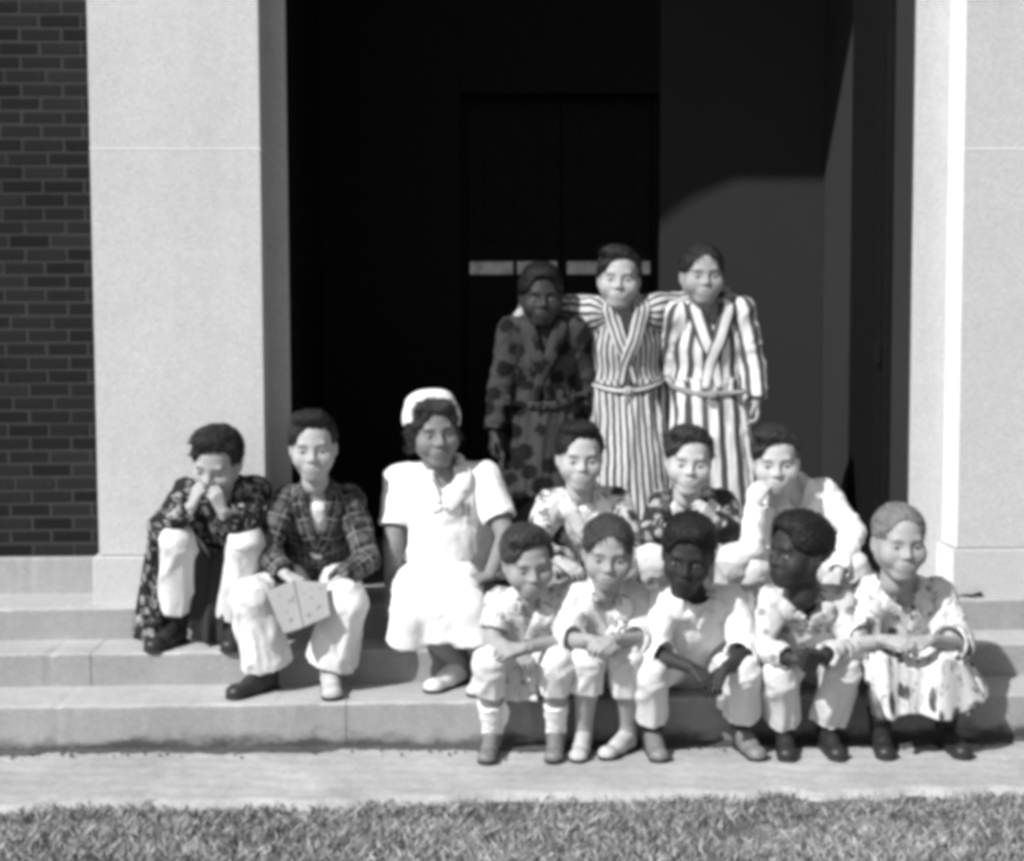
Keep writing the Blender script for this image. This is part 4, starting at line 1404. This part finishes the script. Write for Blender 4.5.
# the paper on his lap: an open sheet bent over the knees, printed with a dim picture
m, n, l, b = newmat('printed_paper')
g_ = G(n, l)
uv_ = g_.attr('cuv').outputs['Vector']
s_ = g_.sep(uv_)
blob = g_.noise(uv_, 24, 3, 0.6)
inpic = g_.math('MULTIPLY', g_.step(s_[0], 0.015, 0.03), g_.step(s_[0], 0.215, 0.23, 1, 0))
inpic = g_.math('MULTIPLY', inpic, g_.math('MULTIPLY', g_.step(s_[1], 0.02, 0.03), g_.step(s_[1], 0.135, 0.15, 1, 0)))
val = g_.mix(g_.math('MULTIPLY', inpic, g_.step(blob, 0.53, 0.68)), 0.28, 0.14)
fold_ = g_.step(g_.math('ABSOLUTE', g_.math('SUBTRACT', s_[0], 0.115)), 0.003, 0.008, 0.55, 1.0)
l.new(g_.math('MULTIPLY', val, fold_), b.inputs['Base Color'])
pp = sheet('folded_paper', [P(266, 592, 5.70), P(295, 580, 5.715), P(326, 583, 5.69)], [P(284, 634, 5.62), P(305, 628, 5.63), P(330, 615, 5.63)],
           m, None, A3(0, 0, 0), thick=.004, folds=.6, amp=.006, seed=3, uvs=(.24, .17))
tag(pp, 'printed paper folded open on the lap of the boy in plaid', 'paper')

nu = Person('smiling nurse in a white short sleeved uniform and white cap seated among the boys',
            dict(hip=PZ(436, 6.26, Z_P + .11), shL=P(402, 480, 6.20), shR=P(484, 478, 6.20),
                 elL=P(393, 545, 6.12), elR=P(506, 536, 6.08), wrL=P(391, 591, 6.10), wrR=P(490, 576, 5.93),
                 knL=P(412, 611, 5.72), knR=P(466, 608, 5.70), anL=PZ(458, 5.80, Z_3 + .09), anR=PZ(484, 5.76, Z_3 + .09)),
            (P(434, 432, 6.13), 14, 4, 6), NURSE, ('woman', 0.03), k=1.18, hs=0.0119, floor=Z_3, headkind='woman', shrug=-.006,
            hands={'L': dict(d=(.05, -.75, -.6), n=(-.3, -.5, .8), curl=.25), 'R': dict(d=(-.8, -.5, -.1), n=(0, -.4, .9), curl=.4)})
nu.top('uniform_dress', C_white, 'short', .016, v=.06, seed=8, slack=.96, amp=.7, waist=.05, deep=.98)
nu.lapels(C_white, w=(.03, .06, .075, .03), name='collar')
K = Field()
kL, kR, hp = nu.J['knL'], nu.J['knR'], nu.J['hip']
K.add(Cone(hp + A3(0, .02, .02), hp + A3(0, -.05, .03), .145, .135, n=(0, 0, 1), sq=.7, fold=(.004, 5, 3)), .04)
for a, c in ((nu.hL, kL), (nu.hR, kR)):
    K.add(Cone(a, c + A3(0, -.01, .0), .086, .074, fold=(.006, 6, 6)), .06)
K.add(Cone((nu.hL + nu.hR) / 2, (kL + kR) / 2, .09, .07, n=(0, 0, 1), sq=.85, fold=(.006, 6, 6)), .06)
K.add(Cone(kL + A3(.0, -.015, 0), P(405, 645, 5.73), .072, .070, cap=True, fold=(.004, 5, 2)), .03)
K.add(Cone(kR + A3(0, -.015, 0), P(474, 642, 5.70), .072, .074, cap=True, fold=(.004, 5, 2)), .03)
K.add(Cone((kL + kR) / 2, P(443, 641, 5.71), .070, .070, cap=True, fold=(.004, 5, 2)), .04)
K.clip(Half((0, 0, Z_3 + .17), (0, 0, -1)), .004)
garment('dress_skirt', K, .008, C_white, nu.o, 9, .7, nu.base, pre=3)
nu.shoes(L_white, L_sole, (-35, -10), size=.88)
# nurse's cap: a stiff turned-up band set on the back of the crown
cf = Field()
cf.add(Ell((0, -1.8, 4.4), (9.7, 8.6, 9.3)), .5)
cf.add(Ell((0, -2.4, 10.0), (8.0, 5.4, 4.0)), 1.2)
cf.clip(Half((0, 3.0, 6), (0, 1, .12)), .15)
cf.clip(Half((0, 0, 2.2), (.16, .35, -1)), .15)
cf.clip(Half((0, 0, 13.4), (-.06, .1, 1)), .5)
V, Q = cf.mesh(.40)
link('nurse_cap', mesh_np('nurse_cap', nu.hp + (V * nu.hs) @ nu.HM.T - nu.base, Q, True, {'cuv': ('FLOAT_VECTOR', V * .01)}), C_white, nu.o)
# watch pin and pocket with pens on the chest
pk = nu.F.project(np.array([P(468, 492, 6.05)]), .004)[0]
band('pocket', nu.F, [pk - nu.lat * .045 - nu.sp * .04, pk + nu.lat * .045 - nu.sp * .04], (.085, .085), C_white, nu.o, nu.base, off=.006, n=16)
M_metal = plain_mat('pin_metal', 0.12, 0.3, 0.5, 0.1, 90)
for a, c, r_ in ((A3(-.006, 0, .0), A3(.012, 0, .012), .005), (A3(-.015, 0, -.03), A3(-.012, 0, -.075), .005), (A3(.014, 0, -.04), A3(.016, 0, -.08), .005)):
    T = Field(); q = nu.F.project(np.array([pk + a, pk + c]), .014)
    T.add(Cone(q[0], q[1], r_, r_), .002)
    V, Q = T.mesh(.0022)
    link('pin' if a[2] == 0 else 'pen', mesh_np('pin', V - nu.base, Q), M_metal, nu.o)

# ---- three boys on the top step behind the front row (feet on the second tread)
def seat_mid(px, sh, el, wr, kn, an):
    return dict(hip=PZ(px, 6.30, Z_P + .095), shL=sh[0], shR=sh[1], elL=el[0], elR=el[1], wrL=wr[0], wrR=wr[1], knL=kn[0], knR=kn[1],
                anL=PZ(an[0], 6.02, Z_2 + .085), anR=PZ(an[1], 6.02, Z_2 + .085))
m1 = Person('boy in a mottled dark and white robe seated just right of the nurse',
            seat_mid(585, (P(552, 508, 6.12), P(616, 506, 6.14)), (P(533, 548, 6.02), P(634, 552, 6.04)), (P(560, 562, 5.86), P(604, 570, 5.88)),
                     (P(556, 566, 5.94), P(618, 566, 5.94)), (560, 614)),
            (P(580, 457, 6.04), 2, 5, 0), LIGHT * 1.1, ('quiff', 0.014), floor=Z_2,
            hands={'L': dict(d=(.7, -.6, -.3), curl=.5), 'R': dict(d=(-.7, -.6, -.3), curl=.5)})
m1.top('robe', C_robeA, 'long', .014, v=.09, seed=12, cuff_r=.046)
m1.lapels(C_white, w=(.03, .065, .06, .02))
m1.trousers(C_robeA, rk=.072, rh=.075).shoes(L_dark, L_sole, (-6, 6), sock=C_white)
U = Field()
U.add(Cone(m1.nb + m1.fn * .055 - m1.sp * .04, m1.neck0 - m1.sp * .11 + m1.fn * .088, .048, .03, n=m1.fn, sq=.5), .01)
garment('undershirt', U, .006, C_white, m1.o, 3, .6, m1.base)

m2 = Person('boy in a dark leafy robe seated with one hand raised below his chin',
            seat_mid(692, (P(664, 508, 6.14), P(722, 508, 6.14)), (P(648, 536, 5.97), P(735, 538, 6.0)), (P(672, 526, 5.84), P(714, 520, 5.88)),
                     (P(655, 560, 5.93), P(735, 560, 5.93)), (662, 730)),
            (P(689, 461, 6.04), -4, 4, -3), LIGHT * 1.2, ('part', 0.035), floor=Z_2,
            hands={'L': dict(d=(.8, -.3, .3), n=(0, -.8, .5), curl=.7), 'R': dict(d=(-.6, -.3, .6), n=(.2, -.8, .5), curl=.7)})
m2.top('robe', C_robeB, 'long', .012, v=.07, seed=13, cuff_r=.045)
m2.lapels(C_white2, w=(.03, .055, .05, .02))
m2.trousers(C_white2, rk=.072, rh=.072).shoes(L_dark, L_sole, (-6, 6), sock=C_white)

m3 = Person('boy in a plain white long sleeved shirt resting his chin on his fist',
            seat_mid(796, (P(762, 500, 6.08), P(824, 498, 6.10)), (P(752, 548, 5.90), P(853, 532, 6.02)), (P(757, 502, 5.90), P(838, 574, 5.84)),
                     (P(752, 566, 5.93), P(850, 570, 5.93)), (762, 842)),
            (P(776, 461, 5.97), -8, 8, 2), LIGHT * 1.2, ('part', 0.03), floor=Z_2,
            hands={'L': dict(d=(.35, -.05, .95), n=(-.6, -.8, 0), curl=1.0), 'R': dict(d=(-.5, -.6, -.5), n=(.3, -.5, .8), curl=.5)})
m3.top('white_shirt', C_white, 'long', .010, v=.07, seed=14, cuff_r=.043)
m3.lapels(C_white, w=(.02, .045, .05, .03), name='collar')
m3.trousers(C_pants, rk=.070, rh=.07).shoes(L_dark, L_sole, (-6, 6), sock=C_white)

# ---- five boys in the front row, on the bottom step, feet on the walk
def seat_front(px, sh, el, wr, kn, an):
    return dict(hip=PZ(px, 5.745, Z_3 + .092), shL=sh[0], shR=sh[1], elL=el[0], elR=el[1], wrL=wr[0], wrR=wr[1], knL=kn[0], knR=kn[1],
                anL=PZ(an[0], 5.45, .085), anR=PZ(an[1], 5.45, .085))
f1 = Person('boy with a bare forearm across his lap and ankle boots, leftmost of the front row',
            seat_front(520, (P(500, 608, 5.54), P(556, 608, 5.55)), (P(492, 640, 5.50), P(572, 640, 5.46)), (P(512, 650, 5.36), P(524, 648, 5.33)),
                       (P(489, 664, 5.40), P(556, 664, 5.39)), (492, 556)),
            (P(528, 562, 5.46), 10, 12, 6), LIGHT * .8, ('part', 0.045), floor=0.0, k=.93, hs=0.0112,
            hands={'L': dict(d=(.6, -.6, -.3), curl=.5), 'R': dict(d=(-.9, -.2, -.1), n=(0, -.7, .7), curl=.4)})
f1.top('pyjama_top', C_flow, 'short', .010, v=.06, seed=16)
f1.lapels(C_flow, w=(.02, .045, .05, .03), name='collar')
f1.trousers(C_pants, hem=(.42, .40), rk=.063, rh=.060)
sheet('shirt_tail', [P(505, 652, 5.42), P(520, 655, 5.5), P(540, 655, 5.42)], [P(503, 700, 5.44), P(520, 702, 5.47), P(538, 700, 5.45)], C_flow, f1.o, f1.base, folds=2, seed=6)
f1.shoes(L_mid, L_sole, (-8, -6), style='boot', size=.98, sock=C_white, sock_top=.42)

f2 = Person('boy in a white V necked top and cropped trousers, second from the left in front',
            seat_front(604, (P(578, 602, 5.50), P(634, 602, 5.50)), (P(567, 640, 5.44), P(645, 640, 5.46)), (P(592, 640, 5.30), P(612, 640, 5.30)),
                       (P(588, 660, 5.39), P(626, 660, 5.39)), (584, 628)),
            (P(608, 553, 5.40), -3, 10, -2), LIGHT * .85, ('short', 0.05), floor=0.0, k=.95, hs=0.0114,
            hands={'L': dict(d=(.8, -.5, -.2), n=(0, -.6, .8), curl=.7), 'R': dict(d=(-.8, -.5, -.2), n=(0, -.6, .8), curl=.7)})
f2.top('white_top', C_white2, 'half', .008, v=.075, seed=17)
f2.lapels(C_white, w=(.02, .045, .04, .015), name='collar')
f2.trousers(C_pants, hem=(.40, .44), rk=.060, rh=.062)
f2.shoes(L_pale, L_sole, (-12, -38), style='slip', size=.95)

f3 = Person('boy in a plain white top with forearms on his knees, middle of front row',
            seat_front(694, (P(662, 608, 5.50), P(730, 606, 5.50)), (P(650, 652, 5.44), P(748, 652, 5.44)), (P(692, 668, 5.30), P(724, 670, 5.30)),
                       (P(650, 674, 5.39), P(742, 672, 5.39)), (652, 742)),
            (P(688, 554, 5.38), -12, 16, -6), DARK, ('tight', 0.014), floor=0.0, k=1.0, hs=0.0117,
            hands={'L': dict(d=(.6, -.5, -.45), n=(.1, -.7, .6), curl=.5), 'R': dict(d=(-.5, -.5, -.5), n=(-.1, -.7, .6), curl=.5)})
f3.top('white_top', C_white, 'half', .012, v=0, neck=.046, seed=18, slack=1.02)
f3.lapels(C_white, w=(.02, .04, .04, .015), name='collar')
f3.trousers(C_pants, hem=(.78, .78), rk=.060, rh=.066)
f3.shoes(L_mid, L_sole, (4, 12), size=.98, sock=C_dark)

f4 = Person('boy in pale pyjamas in the front row turning his head away',
            seat_front(808, (P(774, 606, 5.52), P(838, 606, 5.52)), (P(758, 648, 5.46), P(856, 648, 5.46)), (P(790, 658, 5.30), P(824, 656, 5.30)),
                       (P(780, 674, 5.39), P(842, 670, 5.39)), (784, 826)),
            (P(799, 553, 5.42), -66, -2, -4), DARK, ('tight', 0.012), floor=0.0, k=1.0, hs=0.0119,
            hands={'L': dict(d=(.75, -.55, .1), n=(-.1, -.8, .5), curl=.6), 'R': dict(d=(-.75, -.55, .05), n=(.1, -.8, .5), curl=.6)})
f4.top('pyjama_top', C_pyj, 'long', .014, v=.01, neck=.046, seed=19, cuff_r=.042)
f4.lapels(C_pyj, w=(.02, .055, .05, .02))
f4.trousers(C_white2, hem=(.86, .86), rk=.062, rh=.068, amp=1.3)
f4.shoes(L_dark, L_sole, (-6, 4), size=1.0)

f5 = Person('boy in a pale dotted robe at the right end of the front row',
            seat_front(908, (P(870, 598, 5.52), P(938, 600, 5.53)), (P(856, 645, 5.48), P(956, 646, 5.46)), (P(886, 640, 5.30), P(930, 640, 5.32)),
                       (P(884, 670, 5.38), P(944, 672, 5.38)), (880, 946)),
            (P(899, 542, 5.40), 3, 4, 0), LIGHT * .9, ('crop', 0.17), floor=0.0, k=1.0, hs=0.0117,
            hands={'L': dict(d=(.8, -.5, -.1), n=(0, -.7, .7), curl=.5), 'R': dict(d=(-.8, -.5, -.1), n=(0, -.7, .7), curl=.5)})
f5.top('robe', C_dots, 'half', .014, v=.045, seed=20, slack=1.15)
f5.lapels(C_dots, w=(.02, .055, .05, .02))
K = Field()
kL, kR, hp = f5.J['knL'], f5.J['knR'], f5.J['hip']
K.add(Cone(f5.hL, kL + A3(0, 0, .005), .100, .076, fold=(.008, 6, 6)), .05)
K.add(Cone(f5.hR, kR + A3(0, 0, .005), .100, .076, fold=(.008, 6, 6)), .05)
K.add(Cone(hp, (kL + kR) / 2, .10, .06, n=(0, 0, 1), sq=.7, fold=(.008, 6, 6)), .05)
garment('robe_lap', K, .0075, C_dots, f5.o, 21, 1.0, f5.base)
sheet('robe_skirt', [P(868, 664, 5.32), P(886, 654, 5.28), P(905, 668, 5.31), P(925, 668, 5.31), P(945, 656, 5.28), P(966, 668, 5.34)],
      [P(872, 690, 5.33), P(892, 722, 5.30), P(908, 712, 5.33), P(926, 716, 5.32), P(950, 722, 5.30), P(984, 700, 5.38)],
      C_dots, f5.o, f5.base, folds=4, amp=.010, seed=9, nu=70)
sheet('robe_skirt', [P(958, 640, 5.44), P(966, 652, 5.48), P(970, 660, 5.54)], [P(966, 716, 5.36), P(984, 700, 5.42), P(990, 688, 5.52)],
      C_dots, f5.o, f5.base, folds=1.5, amp=.008, seed=10)
f5.shoes(L_dark, L_sole, (-6, 6), size=1.0, sock=C_dark, sock_top=.25)

# the small dark box between the hands of the boy in pale pyjamas
c0 = (f4.J['wrL'] + f4.J['wrR']) / 2 + A3(0, -.055, .0)
bx = link('small_box', box_mesh('small_box', -.028, .028, -.02, .02, -.04, .04, .005, 2), L_dark, None, c0)
bx.rotation_euler = (R(15), R(12), R(10))
tag(bx, 'small dark box held by the boy in pale pyjamas', 'box')
